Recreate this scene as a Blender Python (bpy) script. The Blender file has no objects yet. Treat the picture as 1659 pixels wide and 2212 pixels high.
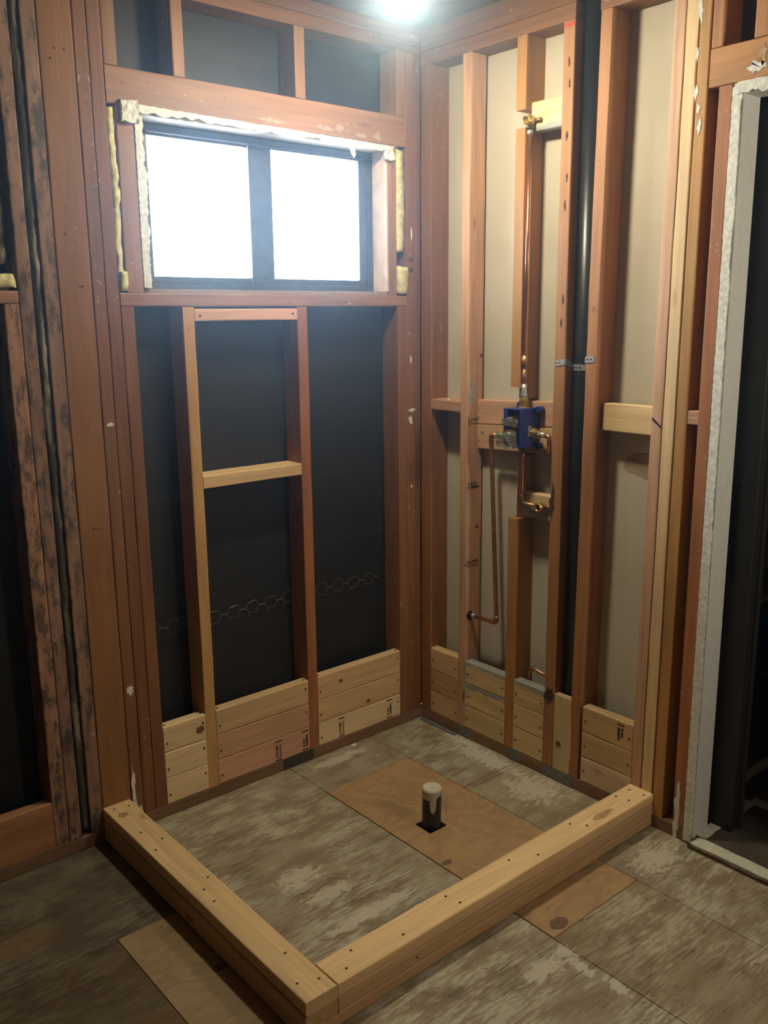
import bpy, bmesh, math, random
from mathutils import Vector, Matrix, noise, Euler

random.seed(7)
S = bpy.context.scene
COL = S.collection

# ------------------------------------------------------------------ camera
cam = bpy.data.cameras.new('camera')
camo = bpy.data.objects.new('camera', cam); COL.objects.link(camo)
F_PX, YAW, PITCH, ROLL = 1938.6, 0.704876, -0.214086, -0.010725
cam.sensor_fit = 'HORIZONTAL'; cam.sensor_width = 36.0
cam.lens = 36.0 * F_PX / 1659.0
fw = Vector((math.sin(YAW)*math.cos(PITCH), math.cos(YAW)*math.cos(PITCH), math.sin(PITCH)))
rt = Vector((math.cos(YAW), -math.sin(YAW), 0)); up = rt.cross(fw)
rt2 = rt*math.cos(ROLL) + up*math.sin(ROLL); up2 = -rt*math.sin(ROLL) + up*math.cos(ROLL)
camo.matrix_world = Matrix((
    (rt2.x, up2.x, -fw.x, -2.28222), (rt2.y, up2.y, -fw.y, -2.46399),
    (rt2.z, up2.z, -fw.z, 1.57361), (0, 0, 0, 1)))
cam.clip_start = 0.05
S.camera = camo

# ------------------------------------------------------------------ light levels
SKY_COL = (0.80, 0.90, 1.0); SKY = 26.0; GLARE = 0.029
LAMP_COL = (1.0, 0.90, 0.66); LAMP = 380.0
FILL_LAMP = 240.0
S.view_settings.view_transform = 'Standard'; S.view_settings.look = 'None'
S.view_settings.exposure = 0.0; S.view_settings.gamma = 1.0
S.view_settings.use_curve_mapping = False

w = bpy.data.worlds.new('world'); S.world = w; w.use_nodes = True
bg = w.node_tree.nodes['Background']
bg.inputs[0].default_value = (*SKY_COL, 1); bg.inputs[1].default_value = SKY

# the window opening is the way daylight gets in: a portal guides the sampling of the sky
pl = bpy.data.lights.new('window_portal', 'AREA'); pl.shape = 'RECTANGLE'; pl.size = 0.9; pl.size_y = 0.48; pl.cycles.is_portal = True
po = bpy.data.objects.new('window_portal', pl); COL.objects.link(po); po.location = (-0.592, 0.14, 1.894); po.rotation_euler = (math.pi/2, 0, math.pi)

# ------------------------------------------------------------------ material helpers
class NT:
    def __init__(s, name):
        s.m = bpy.data.materials.new(name); s.m.use_nodes = True
        s.t = s.m.node_tree; s.bsdf = s.t.nodes['Principled BSDF']
    def n(s, typ, **kw):
        nd = s.t.nodes.new(typ)
        for k, v in kw.items(): setattr(nd, k, v)
        return nd
    def put(s, sock, v):
        if isinstance(v, bpy.types.NodeSocket): s.t.links.new(v, sock)
        elif isinstance(v, (tuple, list)):
            if len(v) == 3 and sock.type == 'RGBA': v = (*v, 1)
            sock.default_value = v
        else: sock.default_value = v
    def math(s, op, a, b=0.5, c=None, clamp=False):
        nd = s.n('ShaderNodeMath', operation=op, use_clamp=clamp)
        s.put(nd.inputs[0], a); s.put(nd.inputs[1], b)
        if c is not None: s.put(nd.inputs[2], c)
        return nd.outputs[0]
    def mix(s, f, a, b, mode='MIX'):
        nd = s.n('ShaderNodeMix', data_type='RGBA', blend_type=mode)
        s.put(nd.inputs[0], f); s.put(nd.inputs[6], a); s.put(nd.inputs[7], b)
        return nd.outputs[2]
    def vm(s, op, a, b):
        nd = s.n('ShaderNodeVectorMath', operation=op)
        s.put(nd.inputs[0], a); s.put(nd.inputs[1], b)
        return nd.outputs[0]
    def noise(s, vec, scale, detail=4, rough=0.55, dist=0.0):
        nd = s.n('ShaderNodeTexNoise'); s.put(nd.inputs['Vector'], vec)
        nd.inputs['Scale'].default_value = scale; nd.inputs['Detail'].default_value = detail
        nd.inputs['Roughness'].default_value = rough; nd.inputs['Distortion'].default_value = dist
        return nd.outputs[0]
    def step(s, v, lo, hi):
        nd = s.n('ShaderNodeMapRange', interpolation_type='SMOOTHSTEP')
        s.put(nd.inputs[0], v); nd.inputs[1].default_value = lo; nd.inputs[2].default_value = hi
        return nd.outputs[0]
    def rng(s, v, lo, hi, a, b):
        nd = s.n('ShaderNodeMapRange'); s.put(nd.inputs[0], v)
        for i, q in enumerate((lo, hi, a, b)): nd.inputs[i+1].default_value = q
        return nd.outputs[0]
    def coords(s):
        tc = s.n('ShaderNodeTexCoord'); return tc.outputs['Object']
    def bump(s, h, strength=0.2, dist=0.002):
        nd = s.n('ShaderNodeBump'); nd.inputs['Strength'].default_value = strength
        nd.inputs['Distance'].default_value = dist; s.put(nd.inputs['Height'], h)
        s.t.links.new(nd.outputs[0], s.bsdf.inputs['Normal'])
    def out(s, col=None, rough=None, **kw):
        if col is not None: s.put(s.bsdf.inputs['Base Color'], col)
        if rough is not None: s.put(s.bsdf.inputs['Roughness'], rough)
        for k, v in kw.items(): s.put(s.bsdf.inputs[k], v)
        return s.m

def plain(name, col, rough=0.6, var=0.12, scale=25, bump=0.0, **kw):
    t = NT(name); c = t.coords()
    n = t.noise(c, scale, 4)
    f = t.rng(n, 0.3, 0.7, 1-var, 1+var)
    cc = t.mix(1.0, (*col, 1), t.n('ShaderNodeCombineColor').outputs[0], 'MULTIPLY')
    comb = t.t.nodes[-2] if False else None
    vm = t.n('ShaderNodeVectorMath', operation='SCALE'); vm.inputs[0].default_value = col; t.put(vm.inputs[3], f)
    if bump: t.bump(n, bump, 0.003)
    return t.out(vm.outputs[0], rough, **kw)

def lumber_mat(name, knots=0.0, fleck=0.0, mold=0.0, paint=0.0, grain=1.0, blotch=0.25, rough=0.62):
    """sawn timber: local X runs along the grain; base colour from the object's own colour"""
    t = NT(name); c = t.coords()
    oi = t.n('ShaderNodeObjectInfo')
    off = t.n('ShaderNodeCombineXYZ')
    t.put(off.inputs[0], t.math('MULTIPLY', oi.outputs['Random'], 41.0))
    t.put(off.inputs[1], t.math('MULTIPLY', oi.outputs['Random'], 17.0))
    t.put(off.inputs[2], t.math('MULTIPLY', oi.outputs['Random'], 29.0))
    p = t.vm('ADD', c, off.outputs[0])
    base = oi.outputs['Color']
    # fine grain, flat-sawn rings, broad blotches
    fine = t.noise(t.vm('MULTIPLY', p, (3.0, 130.0, 130.0)), 1.0, 5, 0.6)
    wob = t.noise(t.vm('MULTIPLY', p, (1.6, 9.0, 9.0)), 1.0, 2)
    sep = t.n('ShaderNodeSeparateXYZ'); t.put(sep.inputs[0], p)
    ring = t.math('ADD', t.math('MULTIPLY', sep.outputs[1], 1.0), t.math('MULTIPLY', sep.outputs[2], 0.83))
    ring = t.math('ADD', t.math('MULTIPLY', ring, 150.0), t.math('MULTIPLY', wob, 26.0))
    ring = t.math('MULTIPLY_ADD', t.math('SINE', ring, 0), 0.5, 0.5)
    ring = t.math('POWER', ring, 2.2)
    blo = t.noise(t.vm('MULTIPLY', p, (2.2, 14.0, 14.0)), 1.0, 3)
    f = t.math('MULTIPLY', t.rng(fine, 0.3, 0.72, 1.0 - 0.22*grain, 1.0 + 0.16*grain),
               t.rng(ring, 0, 1, 1.0 + 0.03*grain, 1.0 - 0.10*grain))
    f = t.math('MULTIPLY', f, t.rng(blo, 0.3, 0.7, 1.0 - blotch, 1.0 + blotch*0.6))
    vs = t.n('ShaderNodeVectorMath', operation='SCALE'); t.put(vs.inputs[0], base); t.put(vs.inputs[3], f)
    col = vs.outputs[0]
    if knots:
        vo = t.n('ShaderNodeTexVoronoi'); t.put(vo.inputs['Vector'], t.vm('MULTIPLY', p, (5.0, 15.0, 15.0)))
        vo.inputs['Scale'].default_value = 1.0
        cs = t.n('ShaderNodeSeparateColor'); t.put(cs.inputs[0], vo.outputs['Color'])
        has = t.math('GREATER_THAN', cs.outputs[0], 1.0 - knots)
        dd = t.math('ADD', vo.outputs['Distance'], t.rng(fine, 0, 1, -0.04, 0.04))
        k = t.math('MULTIPLY', t.math('SUBTRACT', 1.0, t.step(dd, 0.06, 0.19)), has)
        core = t.math('MULTIPLY', t.math('SUBTRACT', 1.0, t.step(dd, 0.02, 0.09)), has)
        col = t.mix(t.math('MULTIPLY', k, 0.55), col, t.mix(1.0, col, (0.55, 0.36, 0.22), 'MULTIPLY'))
        col = t.mix(t.math('MULTIPLY', core, 0.55), col, (0.07, 0.035, 0.016))
    if mold:
        mn = t.noise(t.vm('MULTIPLY', p, (11.0, 30.0, 30.0)), 1.0, 8, 0.72)
        mm = t.step(mn, 0.47, 0.60)
        col = t.mix(t.math('MULTIPLY', mm, mold), col, (0.035, 0.032, 0.028))
        gn = t.noise(t.vm('MULTIPLY', p, (16.0, 48.0, 48.0)), 1.0, 7, 0.72)
        col = t.mix(t.math('MULTIPLY', t.step(gn, 0.56, 0.68), 0.6*mold), col, (0.27, 0.235, 0.19))
    if fleck:
        fn = t.noise(t.vm('MULTIPLY', p, (42.0, 75.0, 75.0)), 1.0, 3, 0.6)
        reg = t.noise(t.vm('MULTIPLY', p, (4.0, 10.0, 10.0)), 1.0, 3)
        fm = t.math('MULTIPLY', t.step(fn, 0.645, 0.69), t.step(reg, 0.50, 0.62))
        col = t.mix(t.math('MULTIPLY', fm, fleck), col, (0.52, 0.46, 0.40))
        dn = t.noise(t.vm('MULTIPLY', p, (30.0, 60.0, 60.0)), 1.0, 2, 0.5)
        col = t.mix(t.math('MULTIPLY', t.step(dn, 0.72, 0.76), 0.5), col, (0.05, 0.03, 0.02))
    if paint:   # grey paint left along one edge of reused boards (their +Z edge)
        sz = t.n('ShaderNodeSeparateXYZ'); t.put(sz.inputs[0], c)
        e = t.math('ADD', sz.outputs[2], t.rng(t.noise(t.vm('MULTIPLY', p, (18.0, 60.0, 60.0)), 1.0, 4), 0.3, 0.7, -0.009, 0.009))
        col = t.mix(t.math('MULTIPLY', t.step(e, 0.027, 0.033), paint), col, (0.27, 0.28, 0.27))
    t.bump(t.math('ADD', fine, t.math('MULTIPLY', ring, 0.3)), 0.18, 0.0015)
    return t.out(col, rough)

M_OLD = lumber_mat('old_fir', knots=0.10, fleck=0.55, blotch=0.22, grain=0.75)
M_CLEAN = lumber_mat('smooth_old_fir', knots=0.10, fleck=0.22, blotch=0.20, grain=0.6)
M_NEW = lumber_mat('new_fir', knots=0.28, fleck=0.0, blotch=0.10, grain=0.6)
M_PINK = lumber_mat('new_hemlock', knots=0.20, fleck=0.0, blotch=0.10, grain=1.0)
M_GREY = lumber_mat('reused_pine', knots=0.24, fleck=0.0, blotch=0.2, paint=0.9)
M_MOLD = lumber_mat('moldy_fir', knots=0.0, fleck=0.7, mold=0.85, blotch=0.35)

C_RED = (0.235, 0.100, 0.034); C_RED_GLOW = (0.285, 0.138, 0.062); C_ORANGE = (0.40, 0.19, 0.056); C_DEEP = (0.195, 0.078, 0.027)  # second tone: red wood lightened in colour to carry the window glow
C_NEW = (0.62, 0.42, 0.215); C_PALE = (0.78, 0.585, 0.33); C_PINK = (0.60, 0.34, 0.215); C_TAN = (0.55, 0.36, 0.18)
C_GOLD = (0.52, 0.30, 0.11)

def floor_mat():
    t = NT('weathered_plywood'); c = t.coords(); oi = t.n('ShaderNodeObjectInfo')
    big = t.noise(c, 2.6, 4); mid = t.noise(t.vm('MULTIPLY', c, (6.0, 15.0, 8.0)), 1.0, 7, 0.65)
    streak = t.noise(t.vm('MULTIPLY', c, (17.0, 110.0, 20.0)), 1.0, 7, 0.70)
    fine = t.noise(t.vm('MULTIPLY', c, (16.0, 260.0, 30.0)), 1.0, 4, 0.6)
    col = t.mix(t.step(mid, 0.36, 0.62), (0.225, 0.172, 0.105), (0.315, 0.278, 0.195))
    wash = t.math('MULTIPLY', t.step(t.math('ADD', t.math('MULTIPLY', streak, 0.7), t.math('MULTIPLY', mid, 0.5)), 0.575, 0.66), t.step(big, 0.38, 0.58))
    col = t.mix(t.math('MULTIPLY', wash, 0.62), col, (0.51, 0.485, 0.385))
    dark = t.math('MULTIPLY', t.step(t.noise(t.vm('MULTIPLY', c, (8.0, 170.0, 20.0)), 1.0, 6, 0.66), 0.53, 0.62), t.step(t.noise(c, 3.3, 3), 0.42, 0.60))
    col = t.mix(t.math('MULTIPLY', dark, 0.7), col, (0.060, 0.042, 0.026))
    stain = t.step(t.noise(c, 5.5, 4), 0.58, 0.72)
    col = t.mix(t.math('MULTIPLY', stain, 0.55), col, (0.105, 0.070, 0.042))
    knot = t.n('ShaderNodeTexVoronoi'); t.put(knot.inputs['Vector'], t.vm('MULTIPLY', c, (3.2, 6.0, 1.0)))
    kd = t.math('ADD', knot.outputs['Distance'], t.rng(mid, 0, 1, -0.06, 0.06))
    col = t.mix(t.math('MULTIPLY', t.math('SUBTRACT', 1.0, t.step(kd, 0.05, 0.14)), 0.6), col, (0.085, 0.050, 0.028))
    col = t.mix(1.0, col, t.rng(fine, 0.3, 0.7, 0.78, 1.18), 'MULTIPLY')
    # spilled white paint and joint compound
    rag = t.rng(t.noise(t.vm('MULTIPLY', c, (26.0, 70.0, 20.0)), 1.0, 6, 0.7), 0.25, 0.75, -0.9, 0.9)
    spots = [(-0.992, -0.545, .085, .050), (-0.965, -0.66, .09, .035), (-0.90, -0.80, .14, .028), (-0.99, -0.80, .10, .025),
             (-0.745, -1.250, .085, .035), (-0.66, -1.245, .03, .035), (-0.672, -1.31, .02, .06), (-0.66, -1.40, .02, .05), (-0.145, -1.17, .11, .06),
             (-0.06, -0.42, .05, .20), (-0.10, -0.66, .10, .12), (-0.03, -0.25, .03, .10), (-0.47, -0.06, .16, .03)]
    for (x, y, rx, ry) in spots:
        d = t.vm('SUBTRACT', c, (x, y, 0.0)); d = t.vm('MULTIPLY', d, (1/rx, 1/ry, 0.0))
        ln = t.n('ShaderNodeVectorMath', operation='LENGTH'); t.put(ln.inputs[0], d)
        mk = t.math('SUBTRACT', 1.0, t.step(t.math('ADD', ln.outputs['Value'], rag), 0.55, 0.95))
        col = t.mix(t.math('MULTIPLY', mk, 0.85), col, (0.50, 0.47, 0.38))
    for (x, y, rx, ry) in ((-1.70, -0.30, .11, .06), (-1.56, -0.80, .12, .05)):   # bare orange wood showing through
        d = t.vm('MULTIPLY', t.vm('SUBTRACT', c, (x, y, 0.0)), (1/rx, 1/ry, 0.0))
        ln = t.n('ShaderNodeVectorMath', operation='LENGTH'); t.put(ln.inputs[0], d)
        mk = t.math('SUBTRACT', 1.0, t.step(t.math('ADD', ln.outputs['Value'], rag), 0.3, 1.2))
        col = t.mix(t.math('MULTIPLY', mk, 0.6), col, (0.56, 0.32, 0.16))
    col = t.mix(1.0, col, oi.outputs['Color'], 'MULTIPLY')
    t.bump(t.math('ADD', streak, t.math('MULTIPLY', fine, 0.6)), 0.35, 0.002)
    return t.out(col, 0.75)
M_FLOOR = floor_mat()

def ply_mat():
    t = NT('plywood_face'); c = t.coords(); oi = t.n('ShaderNodeObjectInfo')
    wob = t.noise(t.vm('MULTIPLY', c, (3.0, 5.0, 1.0)), 1.0, 3, 0.5, 0.6)
    rings = t.math('MULTIPLY_ADD', t.math('SINE', t.math('MULTIPLY', wob, 55.0), 0), 0.5, 0.5)
    fine = t.noise(t.vm('MULTIPLY', c, (14.0, 170.0, 10.0)), 1.0, 4)
    f = t.math('MULTIPLY', t.rng(rings, 0, 1, 0.88, 1.06), t.rng(fine, 0.3, 0.7, 0.9, 1.08))
    col = t.mix(1.0, oi.outputs['Color'], f, 'MULTIPLY')
    st = t.step(t.noise(c, 6.0, 4), 0.53, 0.70)
    col = t.mix(t.math('MULTIPLY', st, 0.45), col, t.mix(1.0, col, (0.45, 0.45, 0.42), 'MULTIPLY'))
    vo = t.n('ShaderNodeTexVoronoi'); t.put(vo.inputs['Vector'], t.vm('MULTIPLY', c, (4.5, 6.5, 1.0)))
    kd = t.math('SUBTRACT', 1.0, t.step(vo.outputs['Distance'], 0.07, 0.13))
    col = t.mix(t.math('MULTIPLY', kd, 0.5), col, (0.07, 0.04, 0.02))
    t.bump(fine, 0.15, 0.001)
    return t.out(col, 0.6)
M_PLY = ply_mat()

def paper_mat():
    t = NT('black_building_paper'); c = t.coords()
    n = t.noise(t.vm('MULTIPLY', c, (2.0, 2.0, 14.0)), 1.0, 5, 0.6)
    col = t.mix(t.step(n, 0.45, 0.75), (0.0065, 0.0066, 0.0068), (0.014, 0.0142, 0.0145))
    sm = t.noise(c, 4.0, 5, 0.65)
    col = t.mix(t.math('MULTIPLY', t.step(sm, 0.62, 0.74), 0.35), col, (0.030, 0.030, 0.027))
    t.bump(n, 0.4, 0.006)
    return t.out(col, 0.62)
M_PAPER = paper_mat()

def drywall_mat():
    t = NT('drywall_back_paper'); c = t.coords()
    n = t.noise(c, 3.0, 5, 0.6); s = t.noise(t.vm('MULTIPLY', c, (1, 30, 2.0)), 1.0, 4)
    col = t.mix(t.step(n, 0.35, 0.7), (0.48, 0.44, 0.345), (0.535, 0.50, 0.405))
    col = t.mix(t.math('MULTIPLY', t.step(s, 0.58, 0.75), 0.25), col, (0.42, 0.38, 0.28))
    d = t.noise(t.vm('MULTIPLY', c, (1, 120, 60)), 1.0, 2)
    col = t.mix(t.math('MULTIPLY', t.step(d, 0.74, 0.78), 0.6), col, (0.20, 0.16, 0.10))
    return t.out(col, 0.8)
M_DRY = drywall_mat()
M_DRYWHITE = plain('painted_drywall', (0.62, 0.61, 0.55), 0.65, 0.06, 40, 0.05)
M_ROOMWALL = plain('room_wall_boards', (0.24, 0.165, 0.10), 0.8, 0.05)
M_PLASTER = plain('broken_plaster', (0.70, 0.70, 0.62), 0.9, 0.22, 90, 0.6)
M_INSUL = plain('yellow_fibreglass', (0.62, 0.58, 0.30), 1.0, 0.25, 60, 1.0)
M_INSULDIRTY = None
def dirty_insul():
    t = NT('stained_fibreglass'); c = t.coords()
    n = t.noise(t.vm('MULTIPLY', c, (30, 30, 5)), 1.0, 5, 0.6)
    col = t.mix(t.step(n, 0.50, 0.66), (0.045, 0.038, 0.030), (0.26, 0.24, 0.17))
    t.bump(n, 0.8, 0.01)
    return t.out(col, 1.0)
M_INSULDIRTY = dirty_insul()
M_FRAME = plain('black_window_frame', (0.028, 0.034, 0.040), 0.35, 0.25, 30)
M_BLACKHOLE = plain('dark_void', (0.012, 0.010, 0.008), 0.9)
M_NAIL = plain('steel_nail', (0.07, 0.055, 0.045), 0.5, 0.1, 50, 0.0, Metallic=0.6)
M_BRIGHT = plain('bright_nail', (0.75, 0.72, 0.66), 0.3, 0.05, 50, 0.0, Metallic=0.9)
M_INK = plain('stamp_ink', (0.022, 0.019, 0.014), 0.8, 0.1)
M_GALV = plain('galvanised_steel', (0.42, 0.44, 0.44), 0.45, 0.15, 70, 0.0, Metallic=0.55)
M_GALVDULL = plain('dull_steel_plate', (0.17, 0.18, 0.17), 0.5, 0.2, 50, 0.0, Metallic=0.4)
M_COPPER = plain('copper', (0.80, 0.42, 0.25), 0.25, 0.12, 40, 0.0, Metallic=0.95)
M_COPPEROLD = plain('tarnished_copper', (0.46, 0.235, 0.13), 0.40, 0.25, 40, 0.0, Metallic=0.85)
M_BRASS = plain('brass', (0.62, 0.43, 0.16), 0.32, 0.1, 60, 0.0, Metallic=0.9)
M_BRASSOLD = plain('aged_brass', (0.28, 0.20, 0.11), 0.4, 0.15, 60, 0.0, Metallic=0.8)
M_SOLDER = plain('solder', (0.55, 0.55, 0.53), 0.4, 0.2, 150, 0.3, Metallic=0.7)
M_ABS = plain('black_drain_plastic', (0.017, 0.019, 0.022), 0.36, 0.2, 12)
M_BLUE = plain('blue_plastic', (0.012, 0.030, 0.20), 0.42, 0.08)
M_BLACKPL = plain('black_plastic', (0.012, 0.013, 0.014), 0.30, 0.1)
M_GREEN = plain('green_tape', (0.22, 0.75, 0.08), 0.5, 0.05)
M_TAPE = plain('masking_tape', (0.52, 0.50, 0.38), 0.7, 0.12, 40)
M_TAPEDIM = plain('tan_tape', (0.76, 0.66, 0.44), 0.7, 0.10, 40)
M_COVER = plain('dark_floor_cover', (0.075, 0.060, 0.042), 0.55, 0.2, 9)
M_DARKDOOR = plain('charcoal_door_paint', (0.024, 0.022, 0.020), 0.5, 0.12)
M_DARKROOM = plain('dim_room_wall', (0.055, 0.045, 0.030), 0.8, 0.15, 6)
M_SHELF = plain('brown_shelf_board', (0.58, 0.43, 0.24), 0.6, 0.15, 8)
M_WHITEENAMEL = plain('white_enamel', (0.75, 0.72, 0.62), 0.35, 0.03)
M_TORN = plain('torn_brown_paper', (0.33, 0.25, 0.15), 0.9, 0.12)
M_DIRT = plain('dark_smear', (0.055, 0.045, 0.035), 0.9, 0.2)
M_WIRE = plain('wire', (0.33, 0.33, 0.31), 0.4, 0.1, 50, 0.0, Metallic=0.7)
M_REDMARK = plain('red_marker', (0.50, 0.06, 0.03), 0.7, 0.05)
M_SOIL = plain('under_floor', (0.020, 0.014, 0.009), 0.95)

def emit_mat(name, col, strength):
    t = NT(name); t.out((0.8, 0.8, 0.8), 0.4)
    t.bsdf.inputs['Emission Color'].default_value = (*col, 1)
    t.bsdf.inputs['Emission Strength'].default_value = strength
    return t.m
M_LAMP = emit_mat('lit_lamp_glass', LAMP_COL, LAMP)
M_LAMP2 = emit_mat('added_fill_globe', (1.0, 0.93, 0.78), FILL_LAMP)

def glass_mat():
    t = NT('window_glass'); nt = t.t
    tr = t.n('ShaderNodeBsdfTransparent'); gl = t.n('ShaderNodeBsdfGlossy'); gl.inputs['Roughness'].default_value = 0.03
    mx = t.n('ShaderNodeMixShader'); fr = t.n('ShaderNodeFresnel'); fr.inputs[0].default_value = 1.45
    t.put(mx.inputs[0], fr.outputs[0]); t.put(mx.inputs[1], tr.outputs[0]); t.put(mx.inputs[2], gl.outputs[0])
    nt.links.new(mx.outputs[0], nt.nodes['Material Output'].inputs[0])
    return t.m
M_GLASS = glass_mat()
def wrap_mat():
    t = NT('clear_plastic_wrap'); nt = t.t
    tr = t.n('ShaderNodeBsdfTransparent'); tr.inputs[0].default_value = (0.72, 0.73, 0.68, 1)
    gl = t.n('ShaderNodeBsdfGlossy'); gl.inputs['Roughness'].default_value = 0.12
    df = t.n('ShaderNodeBsdfDiffuse'); df.inputs[0].default_value = (0.30, 0.30, 0.27, 1)
    m1 = t.n('ShaderNodeMixShader'); m1.inputs[0].default_value = 0.30
    t.put(m1.inputs[1], tr.outputs[0]); t.put(m1.inputs[2], gl.outputs[0])
    m2 = t.n('ShaderNodeMixShader'); m2.inputs[0].default_value = 0.22
    t.put(m2.inputs[1], m1.outputs[0]); t.put(m2.inputs[2], df.outputs[0])
    bp = t.n('ShaderNodeBump'); bp.inputs['Strength'].default_value = 1.0; bp.inputs['Distance'].default_value = 0.01
    t.put(bp.inputs['Height'], t.noise(t.coords(), 90, 3)); t.put(gl.inputs['Normal'], bp.outputs[0])
    nt.links.new(m2.outputs[0], nt.nodes['Material Output'].inputs[0])
    return t.m
M_WRAP = wrap_mat()

# ------------------------------------------------------------------ mesh helpers
MATS = {}
def obj(name, bm, mat, parent=None, M=None, color=None, smooth=False):
    me = bpy.data.meshes.new(name)
    bmesh.ops.recalc_face_normals(bm, faces=bm.faces[:])
    if smooth:
        for f in bm.faces: f.smooth = True
    bm.to_mesh(me); bm.free()
    me.materials.append(mat)
    return link(name, me, parent, M, color)
def link(name, me, parent=None, M=None, color=None):
    o = bpy.data.objects.new(name, me); COL.objects.link(o)
    M = M or Matrix.Identity(4)
    MATS[o.name] = M
    if parent:
        o.parent = parent; o.matrix_basis = MATS[parent.name].inverted() @ M
    else: o.matrix_basis = M
    if color: o.color = (*color, 1)
    return o
def empty(name, loc):
    o = bpy.data.objects.new(name, None); COL.objects.link(o)
    o.empty_display_size = 0.05
    MATS[o.name] = Matrix.Translation(loc); o.matrix_basis = MATS[o.name]
    return o
def tag(o, label, cat, group=None):
    o['label'] = label; o['category'] = cat
    if group: o['group'] = group
    return o
def struct(o):
    o['kind'] = 'structure'; return o

def box(bm, x0, x1, y0, y1, z0, z1):
    v = [bm.verts.new((x, y, z)) for x in (x0, x1) for y in (y0, y1) for z in (z0, z1)]
    for f in ((0,1,3,2),(4,6,7,5),(0,4,5,1),(2,3,7,6),(0,2,6,4),(1,5,7,3)): bm.faces.new([v[i] for i in f])
    return bm
def B(*a): return box(bmesh.new(), *a)
def bevel(bm, r, seg=2):
    bmesh.ops.bevel(bm, geom=bm.edges[:], offset=r, segments=seg, affect='EDGES', profile=0.5)
    return bm
def bar(L, wy, wz, r=0.003, jit=0.0006, cell=0.11):
    """timber bar along local X with eased, slightly worn arrises"""
    bm = bmesh.new(); n = max(2, int(L/cell)); rings = []
    cs = []
    for (sy, sz, a0) in ((1,1,0),(-1,1,90),(-1,-1,180),(1,-1,270)):
        for k in range(3):
            a = math.radians(a0 + 45*k); cs.append((sy, sz, math.cos(a), math.sin(a)))
    for i in range(n+1):
        x = -L/2 + L*i/n; ring = []
        dy = random.uniform(-jit, jit)*0.6; dz = random.uniform(-jit, jit)*0.6
        rr = r*random.uniform(0.6, 1.5)
        for (sy, sz, ca, sa) in cs:
            y = sy*(wy/2 - rr) + rr*ca + dy; z = sz*(wz/2 - rr) + rr*sa + dz
            ring.append(bm.verts.new((x, y, z)))
        rings.append(ring)
    m = len(cs)
    for a, b in zip(rings, rings[1:]):
        for k in range(m): bm.faces.new((a[k], a[(k+1)%m], b[(k+1)%m], b[k]))
    bm.faces.new(rings[0][::-1]); bm.faces.new(rings[-1])
    return bm
AX = {'x': Matrix.Identity(4), 'y': Matrix.Rotation(math.pi/2, 4, 'Z'), 'z': Matrix.Rotation(-math.pi/2, 4, 'Y')}
def lumber(name, label, cat, bx, axis, mat, col, group=None, tilt=None, r=0.003, jit=0.0006, flip=False):
    x0, x1, y0, y1, z0, z1 = bx; dx, dy, dz = x1-x0, y1-y0, z1-z0
    ctr = Matrix.Translation(((x0+x1)/2, (y0+y1)/2, (z0+z1)/2))
    L, wy, wz = {'x': (dx, dy, dz), 'y': (dy, dx, dz), 'z': (dz, dy, dx)}[axis]
    M = ctr @ (tilt.to_matrix().to_4x4() if tilt else Matrix.Identity(4)) @ AX[axis]
    if flip: M = M @ Matrix.Rotation(math.pi, 4, 'X')
    v = random.uniform(0.93, 1.07)
    o = obj(name, bar(L, wy, wz, r, jit), mat, None, M, tuple(c*v for c in col))
    return tag(o, label, cat, group)

def tube(bm, pts, r, seg=12, cap=True):
    pts = [Vector(p) for p in pts]; rings = []
    up = None
    for i, p in enumerate(pts):
        d = (pts[min(i+1, len(pts)-1)] - pts[max(i-1, 0)]).normalized()
        if up is None: up = d.orthogonal().normalized()
        up = (up - d*up.dot(d)).normalized(); sd = d.cross(up)
        rr = r[i] if isinstance(r, (list, tuple)) else r
        rings.append([bm.verts.new(p + (up*math.cos(2*math.pi*k/seg) + sd*math.sin(2*math.pi*k/seg))*rr) for k in range(seg)])
    for a, b in zip(rings, rings[1:]):
        for k in range(seg): bm.faces.new((a[k], a[(k+1)%seg], b[(k+1)%seg], b[k]))
    if cap: bm.faces.new(rings[0][::-1]); bm.faces.new(rings[-1])
    return bm
def T(pts, r, seg=12): return tube(bmesh.new(), pts, r, seg)
def fillet(pts, R=0.015, n=5):
    pts = [Vector(p) for p in pts]; out = [pts[0]]
    for a, b, c in zip(pts, pts[1:], pts[2:]):
        u = (a-b).normalized(); v = (c-b).normalized()
        p, q = b+u*R, b+v*R
        for k in range(n+1):
            t = k/n; out.append(p*(1-t)**2 + b*2*t*(1-t) + q*t*t)
    out.append(pts[-1]); return out
def lumpy(x0, x1, y0, y1, z0, z1, cell=0.02, amp=0.01, sc=30, seed=0):
    bm = bmesh.new()
    nx, ny, nz = (max(2, int((b-a)/cell)) for a, b in ((x0, x1), (y0, y1), (z0, z1)))
    vs = {}
    def V(i, j, k):
        if (i, j, k) not in vs:
            p = Vector((x0+(x1-x0)*i/nx, y0+(y1-y0)*j/ny, z0+(z1-z0)*k/nz))
            q = p*sc + Vector((seed*7.1, seed*3.3, seed))
            d = noise.noise_vector(q) + 0.5*noise.noise_vector(q*2.3)
            vs[(i, j, k)] = bm.verts.new(p + d*amp)
        return vs[(i, j, k)]
    for i in range(nx):
        for j in range(ny):
            for k in (0, nz): bm.faces.new((V(i,j,k), V(i+1,j,k), V(i+1,j+1,k), V(i,j+1,k)))
    for i in range(nx):
        for k in range(nz):
            for j in (0, ny): bm.faces.new((V(i,j,k), V(i+1,j,k), V(i+1,j,k+1), V(i,j,k+1)))
    for j in range(ny):
        for k in range(nz):
            for i in (0, nx): bm.faces.new((V(i,j,k), V(i,j+1,k), V(i,j+1,k+1), V(i,j,k+1)))
    return bm
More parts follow.
